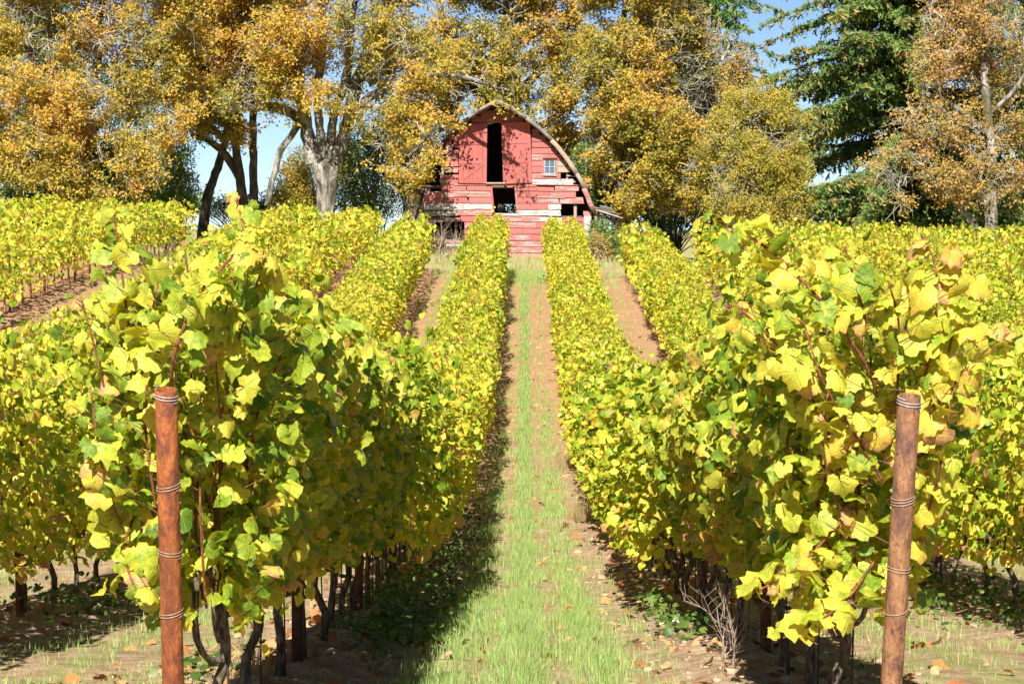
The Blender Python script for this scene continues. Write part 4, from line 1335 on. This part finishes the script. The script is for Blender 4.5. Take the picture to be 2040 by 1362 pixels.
# ------------------------------------------------------------------ trees
LEAF3 = (np.array([[0, -0.55, 0], [0.42, 0.12, 0.08], [-0.30, 0.48, 0.0]]), np.array([[0, 1, 2]]))
def add_quads(mb, pos, size, tint, rng, nb=None, asp=1.0, tipdir=None, spread=1.0, wid=1.0):
    n = len(pos)
    nr = rng.normal(size=(n, 3)) * spread + (TO_SUN * 0.9 if nb is None else nb)
    tip = rng.normal(size=(n, 3)) if tipdir is None else tipdir + rng.normal(size=(n, 3)) * 0.35
    R = frames(nr, tip)
    tv = LEAF3[0] * np.array([wid, asp, 1])
    v = np.einsum('nij,kj->nki', R, tv) * size[:, None, None] + pos[:, None]
    f = LEAF3[1][None] + (np.arange(n) * 3)[:, None, None]
    mb.add(v.reshape(-1, 3), f.reshape(-1, 3), tint)

def grow(P, par, A, step=0.35, infl=6.0, kill=0.55, iters=90, rng=None, grav=0.0):
    """Space colonisation: nodes P with parents par grow towards attractors A."""
    P = [np.array(p) for p in P]; par = list(par)
    arr = np.array(P)
    D = np.linalg.norm(A[:, None] - arr[None], axis=2)
    near = D.argmin(1); dist = D.min(1)
    alive = np.ones(len(A), bool)
    for it in range(iters):
        m = alive & (dist < infl + it * 0.1)
        if not m.any(): break
        acc = {}
        src = near[m]
        dirs = norm(A[m] - np.array([P[i] for i in src]))
        u, inv = np.unique(src, return_inverse=True)
        s = np.zeros((len(u), 3)); np.add.at(s, inv, dirs)
        s = norm(s + rng.normal(size=s.shape) * 0.18 + np.array([0, 0, grav]))
        base = len(P)
        new = np.array([P[i] for i in u]) + s * step
        for i, q in zip(u, new): P.append(q); par.append(int(i))
        d = np.linalg.norm(A[:, None] - new[None], axis=2)
        k = d.argmin(1); dm = d.min(1)
        b = dm < dist
        near[b] = base + k[b]; dist[b] = dm[b]
        alive &= dist > kill
        # drop attractors that stall
        if it > 70: break
    return np.array(P), np.array(par)

def oak(name, base_px, d, limbs, blobs, mat, bark, label, n_leaf, tint=(0.55, 0.18), leaf=0.17, n_att=900, seed=0, twig=2500, top_r=0.012, cat='tree', hole=0.0, group='trees behind the vineyard', twig_mat=None):
    """Broadleaf tree. limbs: lists of (px, py, radius px, depth); blobs: (px, py, rx, ry, depth, rdepth) crown lobes in photo pixels."""
    rng = np.random.default_rng(seed)
    s = d / F
    bx = at(base_px[0], base_px[1], d)
    org = np.array([bx[0], d, float(gz(bx[0], d))])
    root = thing(name, org, label, cat, group)
    P, par, fixed = [], [], []
    trunk = MB()
    for li, L in enumerate(limbs):
        pts = np.array([at(q[0], q[1], d + (q[3] if len(q) > 3 else 0)) - org for q in L])
        rad = np.array([q[2] * s for q in L])
        if li == 0: pts[0, 2] = -0.3
        ln = np.linalg.norm(np.diff(pts, axis=0), axis=1).sum()
        n = max(4, int(ln / 0.35))
        sp = smooth_line(pts, n)
        sp += rng.normal(size=sp.shape) * 0.03 * np.linspace(0, 1, n)[:, None]
        u = np.linspace(0, len(L) - 1, n); rr = np.interp(u, np.arange(len(L)), rad)
        add_tube(trunk, sp, rr, 12, 0.09)
        if P:
            j = int(np.argmin(np.linalg.norm(np.array(P) - sp[0], axis=1)))
        else:
            j = -1
        for q, p in enumerate(sp):
            P.append(p); par.append(j); j = len(P) - 1
    nfix = len(P)
    trunk.obj('trunk', bark, root, smooth=True)
    A = []
    vol = np.array([b[2] * b[3] * (b[5] if len(b) > 5 else 2.0) for b in blobs], float); vol = vol ** 0.8; vol /= vol.sum()
    for b, w in zip(blobs, vol):
        n = max(12, int(n_att * w))
        q = rng.normal(size=(n, 3)); q = norm(q) * (rng.random((n, 1)) ** 0.42)
        dd = b[4] if len(b) > 4 else 0; rd = b[5] if len(b) > 5 else 2.0
        c = at(b[0], b[1], d + dd) - org
        A.append(c + q * np.array([b[2] * s, rd, b[3] * s]))
    A = np.concatenate(A)
    A = A[A[:, 2] > 0.25]
    NP, pr = grow(P, par, A, rng=rng)
    N = len(NP)
    area = np.full(N, 0.0); kids = np.zeros(N, int)
    for i in range(N - 1, 0, -1):
        if kids[i] == 0: area[i] = max(area[i], top_r ** 2)
        if pr[i] >= 0: area[pr[i]] += area[i]; kids[pr[i]] += 1
    r = np.sqrt(area)
    e = np.arange(nfix, N)
    mb = MB()
    r0 = np.minimum(r[pr[e]], r[e] * 1.5); r0 = np.minimum(r0, 0.16); r1 = np.minimum(r[e], 0.16)
    v, f = sticks(NP[pr[e]], NP[e], r0, r1, 5); mb.add(v, f)
    tag(mb.obj('branches', bark, root, smooth=True), kind='stuff')
    thin = e[r[e] < 0.045]
    # twigs with lichen
    k = thin[rng.integers(0, len(thin), twig)]
    dirs = norm(norm(NP[k] - NP[pr[k]]) * 0.5 + rng.normal(size=(twig, 3)) * 0.8 + np.array([0, 0, -0.1]))
    L = rng.uniform(0.35, 0.95, twig)
    mid = NP[k] + dirs * (L * 0.5)[:, None]; end = mid + norm(dirs + rng.normal(size=(twig, 3)) * 0.5) * (L * 0.5)[:, None]
    mb = MB()
    v, f = sticks(NP[k], mid, 0.017, 0.013, 3); mb.add(v, f)
    v, f = sticks(mid, end, 0.013, 0.006, 3); mb.add(v, f)
    tag(mb.obj('twigs', twig_mat or M_TWIG, root), kind='stuff')
    # leaf clumps round the thin branches and twig ends
    nc = n_leaf // 9
    src = np.concatenate([NP[thin], end, end])
    c = src[rng.integers(0, len(src), nc * 2)] + rng.normal(size=(nc * 2, 3)) * 0.10
    gap = fbm(c[:, 0] * 0.75 + 3.3 * seed, c[:, 2] * 0.95 + c[:, 1] * 0.45, 3) + rng.normal(size=len(c)) * 0.05
    c = c[np.argsort(-gap)[:int(nc * 1.28)]]
    c = c[rng.permutation(len(c))[:nc]]
    nc = len(c)
    ct = rng.normal(tint[0], tint[1], nc)
    m = rng.integers(5, 14, nc)
    idx = np.repeat(np.arange(nc), m)
    pos = c[idx] + rng.normal(size=(len(idx), 3)) * np.array([0.14, 0.14, 0.10])
    # neighbouring clumps share a hue
    ph = fbm(pos[:, 0] * 0.55 + seed * 7.1, pos[:, 2] * 0.55 + pos[:, 1] * 0.3, 3)
    tn = np.clip(ct[idx] + ph * 0.8 + rng.normal(size=len(idx)) * 0.08, 0, 1)
    mb = MB()
    add_quads(mb, pos, rng.uniform(0.6, 1.25, len(idx)) * leaf, tn, rng)
    tag(mb.obj('crown', mat, root), kind='stuff')
    return root

def fir(name, px, base_y, d, height, label, seed, limb_max=6.0, first=1.5, dens=1.0, left_gap=None, tint=0.45):
    rng = np.random.default_rng(seed)
    b = at(px, base_y, d)
    org = np.array([b[0], d, float(gz(b[0], d))])
    root = thing(name, org, label, 'tree', 'trees behind the vineyard')
    mb = MB()
    zz = np.linspace(-0.3, height, 26)
    add_tube(mb, np.stack([0.05 * np.sin(zz), 0.05 * np.cos(zz * 0.7), zz], -1), np.interp(zz, [0, height], [0.42, 0.03]), 9, 0.05)
    mb.obj('trunk', M_DARKBARK, root, smooth=True)
    P0, P1, R0, R1, lp, lt, ltip = [], [], [], [], [], [], []
    z = first
    while z < height - 0.4:
        frac = (height - z) / height
        L0 = limb_max * (frac ** 0.75) * (0.55 + 0.45 * min(1, z / 4))
        for q in range(rng.integers(3, 6) if dens > 0.9 else rng.integers(2, 5)):
            a = rng.uniform(0, 2 * math.pi)
            L = L0 * rng.uniform(0.55, 1.05)
            dr = np.array([math.cos(a), math.sin(a), 0]); nst = max(5, int(L / 0.30))
            u = np.linspace(0, 1, nst)
            pz = z + rng.normal() * 0.15 + L * (0.16 * u - 0.42 * u ** 2 * rng.uniform(0.6, 1.3) + 0.10 * u ** 4)
            pts = np.stack([dr[0] * L * u, dr[1] * L * u, pz], -1) + np.cumsum(rng.normal(size=(nst, 3)) * 0.025, 0)
            rr = np.interp(u, [0, 1], [0.02 + 0.011 * L, 0.008])
            P0.append(pts[:-1]); P1.append(pts[1:]); R0.append(rr[:-1]); R1.append(rr[1:])
            side = np.array([-dr[1], dr[0], 0])
            for i in range(nst):
                if u[i] < 0.16 and z < 8: continue
                for sg in (-1, 1):
                    for rep in range(2):
                        if rng.random() > 0.72 * dens: continue
                        bl = rng.uniform(0.35, 1.05) * (1.25 - u[i]) * min(1.0, L / 2.5)
                        bd = norm(side * sg * rng.uniform(0.5, 1.0) + dr * rng.uniform(0.1, 0.9) + np.array([0, 0, rng.uniform(-0.55, 0.05)]) + (np.array([0, 0, -1.4]) if rng.random() < 0.28 else 0))
                        k = max(3, int(bl / 0.085))
                        w = np.linspace(0.05, 1, k)[:, None]
                        pp = pts[i] + bd * bl * w + np.array([0, 0, -0.28]) * (w ** 2) * bl
                        lp.append(np.repeat(pp, 3, 0) + rng.normal(size=(k * 3, 3)) * 0.06)
                        ltip.append(np.repeat(bd[None] + np.array([0, 0, -0.35]), k * 3, 0))
                        lt.append(np.clip(rng.normal(tint + 0.35 * u[i] * rng.random(), 0.12) + 0.15 * np.repeat(w[:, 0], 3), 0, 1))
        z += rng.uniform(0.22, 0.42) / max(dens, 0.7)
    mb = MB(); v, f = sticks(np.concatenate(P0), np.concatenate(P1), np.concatenate(R0), np.concatenate(R1), 4); mb.add(v, f)
    tag(mb.obj('branches', M_DARKBARK, root), kind='stuff')
    lp = np.concatenate(lp); mb = MB()
    add_quads(mb, lp, rng.uniform(0.16, 0.32, len(lp)), np.concatenate(lt), rng, nb=np.array([0, -0.3, 0.7]), wid=0.55, asp=1.25, tipdir=np.concatenate(ltip), spread=0.6)
    tag(mb.obj('crown', M_FIR, root), kind='stuff')
    return root

def bush(name, px, base_y, d, blobs, mat, label, n, seed, leaf=0.14, tint=(0.5, 0.2), stems=9):
    """Leafy shrub; blobs in photo pixels as for the trees."""
    rng = np.random.default_rng(seed)
    s = d / F
    b = at(px, base_y, d); org = np.array([b[0], d, float(gz(b[0], d))])
    root = thing(name, org, label, 'shrub', 'shrubs below the trees')
    vol = np.array([q[2] * q[3] for q in blobs], float); vol /= vol.sum()
    pos, segs = [], []
    for q, w in zip(blobs, vol):
        m = int(n * w / 8)
        u = norm(rng.normal(size=(m, 3))) * rng.random((m, 1)) ** 0.45
        c = at(q[0], q[1], d + (q[4] if len(q) > 4 else 0)) - org
        cc = c + u * np.array([q[2] * s, q[5] if len(q) > 5 else 1.0, q[3] * s])
        pos.append((cc[:, None] + rng.normal(size=(m, 8, 3)) * 0.15).reshape(-1, 3))
        for i in range(stems):
            t = cc[rng.integers(0, m)]
            p = smooth_line([[rng.normal() * .2, rng.normal() * .2, -0.1], t * np.array([0.4, 0.4, 0.55]) + rng.normal(size=3) * 0.1, t], 7)
            segs.append(p)
    pos = np.concatenate(pos); pos = pos[pos[:, 2] > 0.02]
    mb = MB()
    for p in segs:
        r = np.linspace(0.035, 0.008, len(p)); v, f = sticks(p[:-1], p[1:], r[:-1], r[1:], 4); mb.add(v, f)
    tag(mb.obj('stems', M_TWIG, root), kind='stuff')
    mb = MB()
    ph = fbm(pos[:, 0] * 0.8 + seed, pos[:, 2] * 0.8, 3)
    add_quads(mb, pos, rng.uniform(0.6, 1.2, len(pos)) * leaf, np.clip(rng.normal(tint[0], tint[1], len(pos)) + ph * 0.7, 0, 1), rng)
    tag(mb.obj('crown', mat, root), kind='stuff')
    return root

# big pale-trunked oak left of the barn
oak('oak_tree', (648, 455), 101,
    [[(644, 480, 30), (647, 440, 21), (649, 405, 18), (650, 375, 20), (649, 348, 26), (648, 328, 25), (647, 312, 14), (647, 300, 5)],
     [(626, 325, 17), (612, 262, 13), (600, 190, 12), (585, 110, 11), (560, 40, 9), (540, -60, 7), (520, -160, 4)],
     [(640, 318, 13), (638, 262, 9), (632, 200, 8), (640, 120, 9), (645, 20, 7), (655, -100, 5)],
     [(656, 318, 12), (660, 262, 9), (668, 215, 8), (690, 160, 9), (700, 60, 7), (720, -60, 4)],
     [(668, 325, 16), (686, 270, 13), (697, 225, 12), (712, 160, 13), (738, 105, 12), (765, 30, 9), (790, -80, 6)],
     [(612, 255, 11), (575, 222, 10), (535, 213, 9), (480, 216, 6), (430, 222, 4)],
     [(605, 225, 8), (585, 262, 7), (560, 300, 7), (545, 350, 6), (530, 410, 6)],
     [(690, 235, 9), (740, 190, 8, -1.0), (800, 170, 6, -2.0), (860, 190, 4, -3.0)],
     [(780, 172, 6, -1.6), (850, 150, 5, -2.8), (930, 155, 4, -4.0), (1010, 180, 2.5, -4.6)],
     [(700, 205, 7), (760, 215, 6, -1.5), (820, 245, 5, -3.0), (870, 285, 3, -3.8)]],
    [(590, 70, 95, 70, -1, 3), (700, 60, 100, 75, -1.5, 3), (560, 165, 60, 40, -1.5, 1.5), (630, 172, 55, 26, -2.0, 1.0), (800, 120, 100, 80, -1, 3),
     (740, 220, 60, 40, -1, 1.5), (835, 320, 45, 42, -3.6, 1.0), (872, 315, 28, 38, -3.8, 0.8), (800, 350, 30, 35, -3, 1.0), (820, 240, 70, 45, -2.5, 1.5), (640, -90, 170, 90, 0, 4), (790, -60, 110, 90, 0, 3),
     (700, -200, 150, 60, 0, 3), (760, 290, 40, 25, -2, 1), (480, 190, 60, 40, -1, 1.5), (965, 165, 45, 22, -4.4, 0.6), (1010, 178, 30, 20, -4.6, 0.5), (890, 145, 55, 28, -3.4, 1.0)],
    M_OAK, M_OAKBARK, 'big pale-trunked oak dividing into many limbs, left of the barn', 84000, (0.45, 0.14), 0.140, 2400, 1, 3800)
# golden tree behind the barn
oak('golden_tree', (985, 470), 115,
    [[(985, 480, 22), (985, 380, 19), (980, 280, 17), (975, 200, 14)],
     [(978, 230, 10), (930, 150, 9), (890, 70, 7), (860, -40, 5)],
     [(976, 210, 10), (1000, 120, 9), (1010, 10, 7), (1020, -120, 5)],
     [(982, 250, 10), (1050, 170, 9), (1110, 90, 7), (1150, -20, 5)],
     [(984, 300, 9), (1080, 250, 7), (1150, 200, 5)], [(980, 290, 8), (900, 240, 7), (840, 200, 5)]],
    [(900, 110, 90, 80, 0, 3), (1010, 80, 110, 90, -1, 3), (1110, 90, 90, 90, 0, 3), (960, 185, 90, 45, -1, 2.5), (1080, 200, 80, 60, -1, 2.5), (860, 230, 80, 60, 1, 2), (1000, -80, 170, 100, 0, 4),
     (1130, 290, 45, 50, 1, 1.5), (880, 330, 70, 60, 2, 2), (1000, -200, 120, 60, 0, 3)],
    M_OAK, M_DARKBARK, 'golden broadleaf tree rising straight behind the barn roof', 90000, (0.42, 0.14), 0.150, 2400, 2, 3600)
# golden tree right of the barn
oak('golden_tree', (1238, 470), 108,
    [[(1238, 480, 24), (1238, 420, 18), (1240, 360, 16), (1236, 300, 13), (1230, 250, 11)],
     [(1238, 340, 9), (1275, 300, 8), (1320, 250, 6), (1350, 180, 5)],
     [(1234, 280, 9), (1225, 200, 8), (1235, 100, 6), (1250, -20, 5)],
     [(1236, 300, 8), (1290, 210, 7), (1320, 110, 6), (1330, -20, 5)],
     [(1238, 350, 8), (1290, 390, 7), (1340, 380, 5), (1390, 370, 4)], [(1234, 300, 7), (1195, 260, 6), (1165, 220, 4)]],
    [(1225, 130, 80, 80, -1, 3), (1310, 90, 90, 90, 0, 3), (1200, 250, 45, 50, -1.5, 1.5), (1290, 230, 80, 60, -2, 2), (1360, 190, 60, 90, 0, 2.5), (1320, 330, 70, 60, -1.5, 2), (1380, 330, 50, 70, 0, 2),
     (1195, 320, 30, 50, -1, 1.2), (1270, 390, 50, 32, -1.5, 1.5), (1340, 405, 70, 30, -1, 1.5), (1270, -60, 130, 90, 0, 3.5), (1290, -170, 90, 60, 0, 3)],
    M_OAK, M_DARKBARK, 'golden broadleaf tree with dark trunk just right of the barn', 90000, (0.44, 0.13), 0.140, 2400, 3, 3400)
# orange tree mass on the left edge
oak('orange_tree', (165, 470), 99,
    [[(165, 480, 22), (168, 400, 18), (170, 320, 17), (175, 250, 14)],
     [(172, 280, 10), (110, 190, 9), (60, 100, 7), (20, -20, 5)],
     [(174, 255, 10), (190, 150, 9), (200, 40, 7), (210, -100, 5)],
     [(172, 270, 10), (250, 190, 9), (310, 110, 7), (350, 20, 5)],
     [(170, 320, 9), (250, 290, 8), (320, 260, 6)], [(168, 330, 8), (90, 310, 7), (20, 300, 5)],
     [(250, 190, 6), (320, 185, 5), (370, 200, 4)]],
    [(50, 170, 70, 60, -1, 2.5), (130, 80, 80, 60, 0, 3), (250, 60, 90, 70, -1, 3), (340, 60, 80, 70, 0, 2.5), (200, 190, 90, 60, -1.5, 2.5), (300, 170, 70, 50, -1, 2), (90, 280, 70, 50, -1.5, 2), (210, 290, 80, 55, -2, 2),
     (290, 330, 55, 50, -2, 1.5), (130, 360, 90, 28, -1.5, 1.5), (20, 330, 50, 50, -1, 1.5), (-60, 200, 80, 120, 0, 3), (150, -80, 190, 90, 0, 4), (330, -60, 100, 80, 0, 3), (260, 370, 60, 25, -2, 1.2), (340, 250, 40, 40, -2, 1.5), (40, 60, 80, 60, 0, 2.5)],
    M_OAK, M_DARKBARK, 'orange-leaved tree with drooping branches at the left edge', 104000, (0.50, 0.15), 0.135, 2600, 4, 4200)
# dark-stemmed group of trees between the left tree and the big oak
oak('slender_tree', (480, 465), 107,
    [[(487, 480, 13), (484, 400, 10.5), (476, 340, 9.5), (470, 280, 7), (468, 220, 6)],
     [(480, 360, 9), (450, 310, 8), (415, 280, 6), (380, 270, 4)],
     [(470, 250, 7), (450, 160, 6), (430, 60, 5), (420, -60, 4)], [(470, 240, 6), (500, 150, 5), (510, 40, 4)]],
    [(440, 175, 70, 35, -2, 1.5), (400, 230, 50, 35, -1.5, 1.2), (500, 110, 60, 50, 0, 2), (420, 70, 70, 60, 0, 2), (470, 265, 30, 22, -1.5, 0.8), (430, -50, 110, 70, 0, 3)],
    M_OAK, M_DARKBARK, 'forked dark-stemmed tree in the bright gap left of the big oak', 36000, (0.46, 0.14), 0.14, 900, 5, 2000)
oak('leaning_tree', (410, 465), 109,
    [[(400, 480, 11), (412, 400, 9.5), (428, 350, 8.5), (446, 290, 7), (452, 220, 6), (440, 130, 6), (420, 20, 4)], [(446, 280, 6), (400, 220, 5), (370, 160, 4)]],
    [(380, 120, 70, 60, 0, 2), (430, 40, 70, 50, 0, 2), (370, 210, 45, 30, -1, 1.2), (400, -60, 90, 60, 0, 2)],
    M_OAK, M_DARKBARK, 'leaning dark trunk at the left of the bright gap', 22000, (0.46, 0.14), 0.14, 600, 6, 1400)
oak('slender_tree', (508, 465), 108,
    [[(508, 480, 10), (506, 400, 8.5), (505, 300, 8), (506, 200, 7), (520, 80, 6), (530, -60, 4)], [(506, 220, 5), (545, 150, 4), (560, 90, 3)]],
    [(520, 120, 60, 50, 1, 2), (540, 40, 70, 50, 1, 2), (500, -40, 90, 70, 0, 2), (520, 190, 30, 20, 0, 1)],
    M_OAK, M_DARKBARK, 'straight slim dark trunk in the bright gap left of the big oak', 24000, (0.46, 0.13), 0.145, 600, 7, 1400)
# pale yellow tree
oak('yellow_tree', (1508, 470), 104,
    [[(1508, 480, 9), (1508, 400, 7), (1506, 320, 6), (1505, 250, 5), (1500, 190, 3)],
     [(1508, 370, 5), (1470, 320, 4), (1440, 280, 3)], [(1507, 350, 5), (1550, 300, 4), (1580, 240, 3)], [(1508, 400, 4), (1560, 390, 3), (1600, 370, 2)], [(1508, 390, 4), (1455, 380, 3)]],
    [(1500, 215, 55, 45, 0, 1.6), (1550, 250, 50, 50, 0, 1.6), (1455, 280, 45, 60, 0, 1.6), (1510, 320, 80, 55, -1, 1.8), (1570, 350, 45, 60, 0, 1.4), (1460, 380, 55, 50, -1, 1.4), (1530, 410, 75, 38, -1, 1.5)],
    M_YEL, M_DARKBARK, 'small fine-leaved yellow tree between golden tree and fir', 60000, (0.58, 0.14), 0.105, 1500, 8, 1800, 0.007)
# half-bare russet crown above it
oak('russet_tree', (1400, 470), 113,
    [[(1400, 480, 12), (1398, 380, 10), (1395, 250, 9), (1385, 150, 7), (1380, 50, 5)], [(1394, 220, 5), (1430, 140, 4), (1450, 90, 3)], [(1390, 180, 5), (1350, 110, 4), (1340, 60, 3)]],
    [(1385, 90, 60, 55, 0, 2), (1410, 160, 50, 50, 0, 1.6), (1440, 210, 40, 40, 0, 1.4), (1350, 60, 50, 50, 0, 2), (1455, 130, 45, 55, 0, 1.4)],
    M_PINK, M_TWIG, 'half-bare russet tree with pale twigs above the yellow tree', 11000, (0.5, 0.15), 0.13, 800, 9, 2600)
# thin orange tree on the right edge
oak('russet_tree', (1976, 475), 100,
    [[(1976, 490, 17), (1974, 440, 13), (1976, 380, 12), (1974, 320, 11), (1968, 240, 9), (1962, 150, 8), (1958, 60, 7), (1955, -80, 5)],
     [(1970, 420, 6), (1960, 400, 6), (1954, 380, 5)],
     [(1950, 470, 9), (1935, 440, 8), (1900, 395, 6), (1870, 370, 4), (1830, 350, 3)],
     [(1972, 270, 6), (1900, 210, 5), (1840, 180, 4)], [(1974, 330, 6), (1900, 290, 5), (1830, 300, 4)], [(1968, 230, 5), (2020, 180, 4), (2060, 120, 3)], [(1960, 120, 5), (1900, 60, 4), (1860, 20, 3)]],
    [(1975, 140, 70, 70, 0.8, 1.2), (1870, 130, 60, 50, -.5, 1.2), (1830, 250, 55, 45, -.5, 1.2), (1900, 270, 60, 40, -.5, 1.0), (1800, 330, 70, 50, -1, 1.2), (1900, 355, 70, 30, -1, 1.2), (2010, 250, 45, 50, 0.8, 1), (1800, 400, 30, 25, -1, 1),
     (1970, 40, 80, 60, 0, 2), (2020, 350, 30, 30, -1, 1), (1880, 40, 50, 40, 0, 1.6), (1980, -80, 120, 80, 0, 2.5)],
    M_PINK, M_OAKBARK, 'slim russet tree with pale straight trunk at the right edge', 26000, (0.50, 0.16), 0.13, 1300, 10, 2600)
fir('fir_tree', 1806, 470, 111, 25, 'large dark green fir with long drooping limbs on the right', 21, 11.5, 1.6, 1.0, tint=0.55)
fir('fir_tree', 1425, 470, 122, 24, 'dark fir top showing above the russet tree', 22, 6.0, 7.0, 0.6)
fir('fir_tree', 2035, 470, 118, 20, 'dark green fir behind the slim russet tree, right edge', 23, 5.0, 0.6, 0.6)
fir('fir_tree', 95, 470, 113, 19, 'dark fir showing through the orange tree, left edge', 24, 4.2, 1.0, 0.6)
# shrubs
bush('dark_shrub', 480, 470, 118, [(390, 405, 40, 26, 0, 1), (450, 412, 50, 24, 0, 1), (520, 410, 50, 24, 0, 1), (580, 395, 45, 36, 0, 1)], M_GREEN, 'low dark shrubs along the foot of the bright gap', 7000, 41, 0.12, (0.55, 0.2))
bush('olive_tree', 1190, 470, 114, [(1170, 340, 40, 60, 0, 1.2), (1195, 400, 45, 45, 0, 1.2), (1150, 400, 40, 40, 1, 1)], M_GREEN, 'dark olive tree close behind the right eave of the barn', 11000, 42, 0.12, (0.75, 0.25), 14)
bush('olive_tree', 820, 470, 116, [(830, 330, 60, 80, 0, 1.5), (870, 400, 50, 50, 0, 1.4), (800, 250, 60, 60, 0, 1.4)], M_YEL, 'olive tree behind the left shoulder of the barn', 16000, 43, 0.12, (0.2, 0.2), 14)
bush('olive_tree', 620, 470, 121, [(600, 350, 30, 60, 0, 1), (680, 330, 50, 80, 0, 1.5), (620, 410, 60, 30, 0, 1)], M_YEL, 'dull olive tree behind the big oak trunk', 12000, 44, 0.12, (0.2, 0.2), 12)
bush('olive_tree', 200, 470, 122, [(60, 330, 90, 90, 0, 2), (200, 340, 110, 90, 0, 2), (310, 350, 60, 70, 0, 1.5), (120, 150, 120, 120, 0, 2), (270, 200, 90, 100, 0, 2), (10, 60, 70, 120, 0, 2)], M_YEL, 'olive trees standing behind the orange tree at the left', 34000, 45, 0.15, (0.22, 0.22), 14)
bush('olive_tree', 1330, 470, 124, [(1250, 250, 90, 110, 0, 2), (1340, 200, 90, 130, 0, 2), (1400, 330, 80, 90, 0, 2), (1290, 380, 90, 50, 0, 2)], M_YEL, 'olive tree behind the golden tree right of the barn', 30000, 46, 0.15, (0.2, 0.2), 14)
bush('green_shrub', 742, 470, 106, [(720, 330, 45, 70, 0, 1.4), (770, 350, 50, 65, 0, 1.4), (740, 280, 45, 40, 0, 1.2), (745, 410, 70, 40, 0, 1.4), (700, 400, 40, 40, 0, 1)], M_GREEN, 'tall dull green shrub between the big oak and the barn', 12000, 31, 0.11, (0.62, 0.2))
bush('dark_shrub', 330, 470, 112, [(300, 405, 50, 28, 0, 1), (350, 410, 50, 24, 0, 1), (250, 400, 60, 30, 0, 1)], M_GREEN, 'dark green thicket behind the bright ivy-like shrub at the left', 6000, 48, 0.12, (0.5, 0.2))
bush('ivy_clad_shrub', 352, 470, 103, [(350, 320, 38, 48, 0, 1), (362, 380, 36, 45, 0, 1), (330, 400, 45, 35, 0, 1)], M_GREEN, 'bright green ivy-like shrub at the left of the bright gap', 6000, 32, 0.12, (0.75, 0.2))
bush('dark_shrub', 180, 470, 106, [(60, 380, 90, 50, 0, 1.4), (180, 380, 90, 50, 0, 1.4), (290, 395, 70, 40, 0, 1.4), (40, 290, 60, 60, 0, 1.5), (200, 330, 80, 50, 1, 1.4)], M_GREEN, 'dark green undergrowth below the orange tree at the left', 14000, 33, 0.13, (0.45, 0.2))
bush('brown_shrub', 585, 470, 110, [(580, 350, 35, 45, 0, 1), (570, 400, 50, 40, 0, 1), (605, 390, 40, 50, 0, 1)], M_OAK, 'dull brown shrub between slim trunks and the big oak', 5000, 34, 0.12, (0.30, 0.2))
bush('brown_shrub', 1340, 470, 113, [(1270, 420, 60, 36, 0, 1.4), (1350, 420, 70, 40, 0, 1.4), (1430, 420, 70, 40, 0, 1.4), (1390, 370, 60, 40, 1, 1.4), (1240, 380, 40, 60, 2, 1.2)], M_GREEN, 'dark undergrowth below the golden tree right of the barn', 12000, 35, 0.13, (0.5, 0.2))
bush('dark_shrub', 1015, 470, 113, [(990, 450, 70, 40, 0, 1), (1040, 440, 60, 50, 0, 1)], M_GREEN, 'dark shrub seen through the lower doorway of the barn', 5000, 39, 0.13, (0.6, 0.2))
bush('bramble_bush', 1205, 510, 99, [(1200, 470, 26, 30, 0, 0.8), (1218, 490, 28, 26, -1, 0.8), (1190, 490, 16, 22, -1, 0.6)], M_GREEN, 'green bramble bush against the right corner of the barn', 4200, 36, 0.10, (0.65, 0.25))
bush('bramble_bush', 1200, 515, 97, [(1192, 480, 13, 20, 0, 0.5), (1200, 500, 18, 14, 0, 0.5)], M_PINK, 'reddish dry bramble at the right corner post of the barn', 900, 37, 0.09, (0.4, 0.25))
bush('dark_shrub', 1680, 480, 121, [(1600, 440, 60, 26, 0, 1), (1690, 445, 60, 24, 0, 1), (1760, 440, 50, 26, 0, 1)], M_GREEN, 'low grey-green scrub behind the bare thicket at the right', 6000, 47, 0.12, (0.6, 0.25))
bush('dark_shrub', 1960, 480, 108, [(1930, 440, 70, 30, 0, 1), (2020, 430, 60, 50, 0, 1.2), (1860, 455, 60, 22, 0, 1)], M_GREEN, 'low dark green shrub below the slim russet tree, right edge', 6000, 38, 0.12, (0.5, 0.2))
q = at(1660, 470, 112); q[2] = float(gz(q[0], 112))
bare_shrub('bare_thicket', q, 2.4, 16, 0.028, 2, 'bare leafless thicket in the gap left of the large fir', 'shrub', M_DARKBARK, 12, 5, 0.8, 1.6)
q = at(1600, 470, 114); q[2] = float(gz(q[0], 114))
bare_shrub('bare_thicket', q, 2.0, 12, 0.025, 2, 'bare leafless thicket beside the small yellow tree', 'shrub', M_TWIG, 13, 5, 0.8, 1.5)
q = at(790, 470, 99); q[2] = float(gz(q[0], 99))
bare_shrub('bare_sapling', q, 2.3, 4, 0.02, 2, 'pale leafless sapling in front of the dull green shrub', 'shrub', M_TWIG, 14, 4, 0.6, 0.5)
q = at(872, 540, 90); q[2] = float(gz(q[0], 90))
bare_shrub('dry_bramble', q, 1.5, 9, 0.012, 2, 'dry arching bramble before the collapsed left corner of the barn', 'shrub', M_DRY, 15, 4, 0.6, 1.2)
q = at(905, 500, 99.3); q[2] = float(gz(q[0], 99.3))
bare_shrub('dry_bramble', q, 0.9, 3, 0.012, 2, 'grey dead bush inside the hole in the barn wall', 'shrub', M_TWIG, 16, 5, 0.8, 0.8)
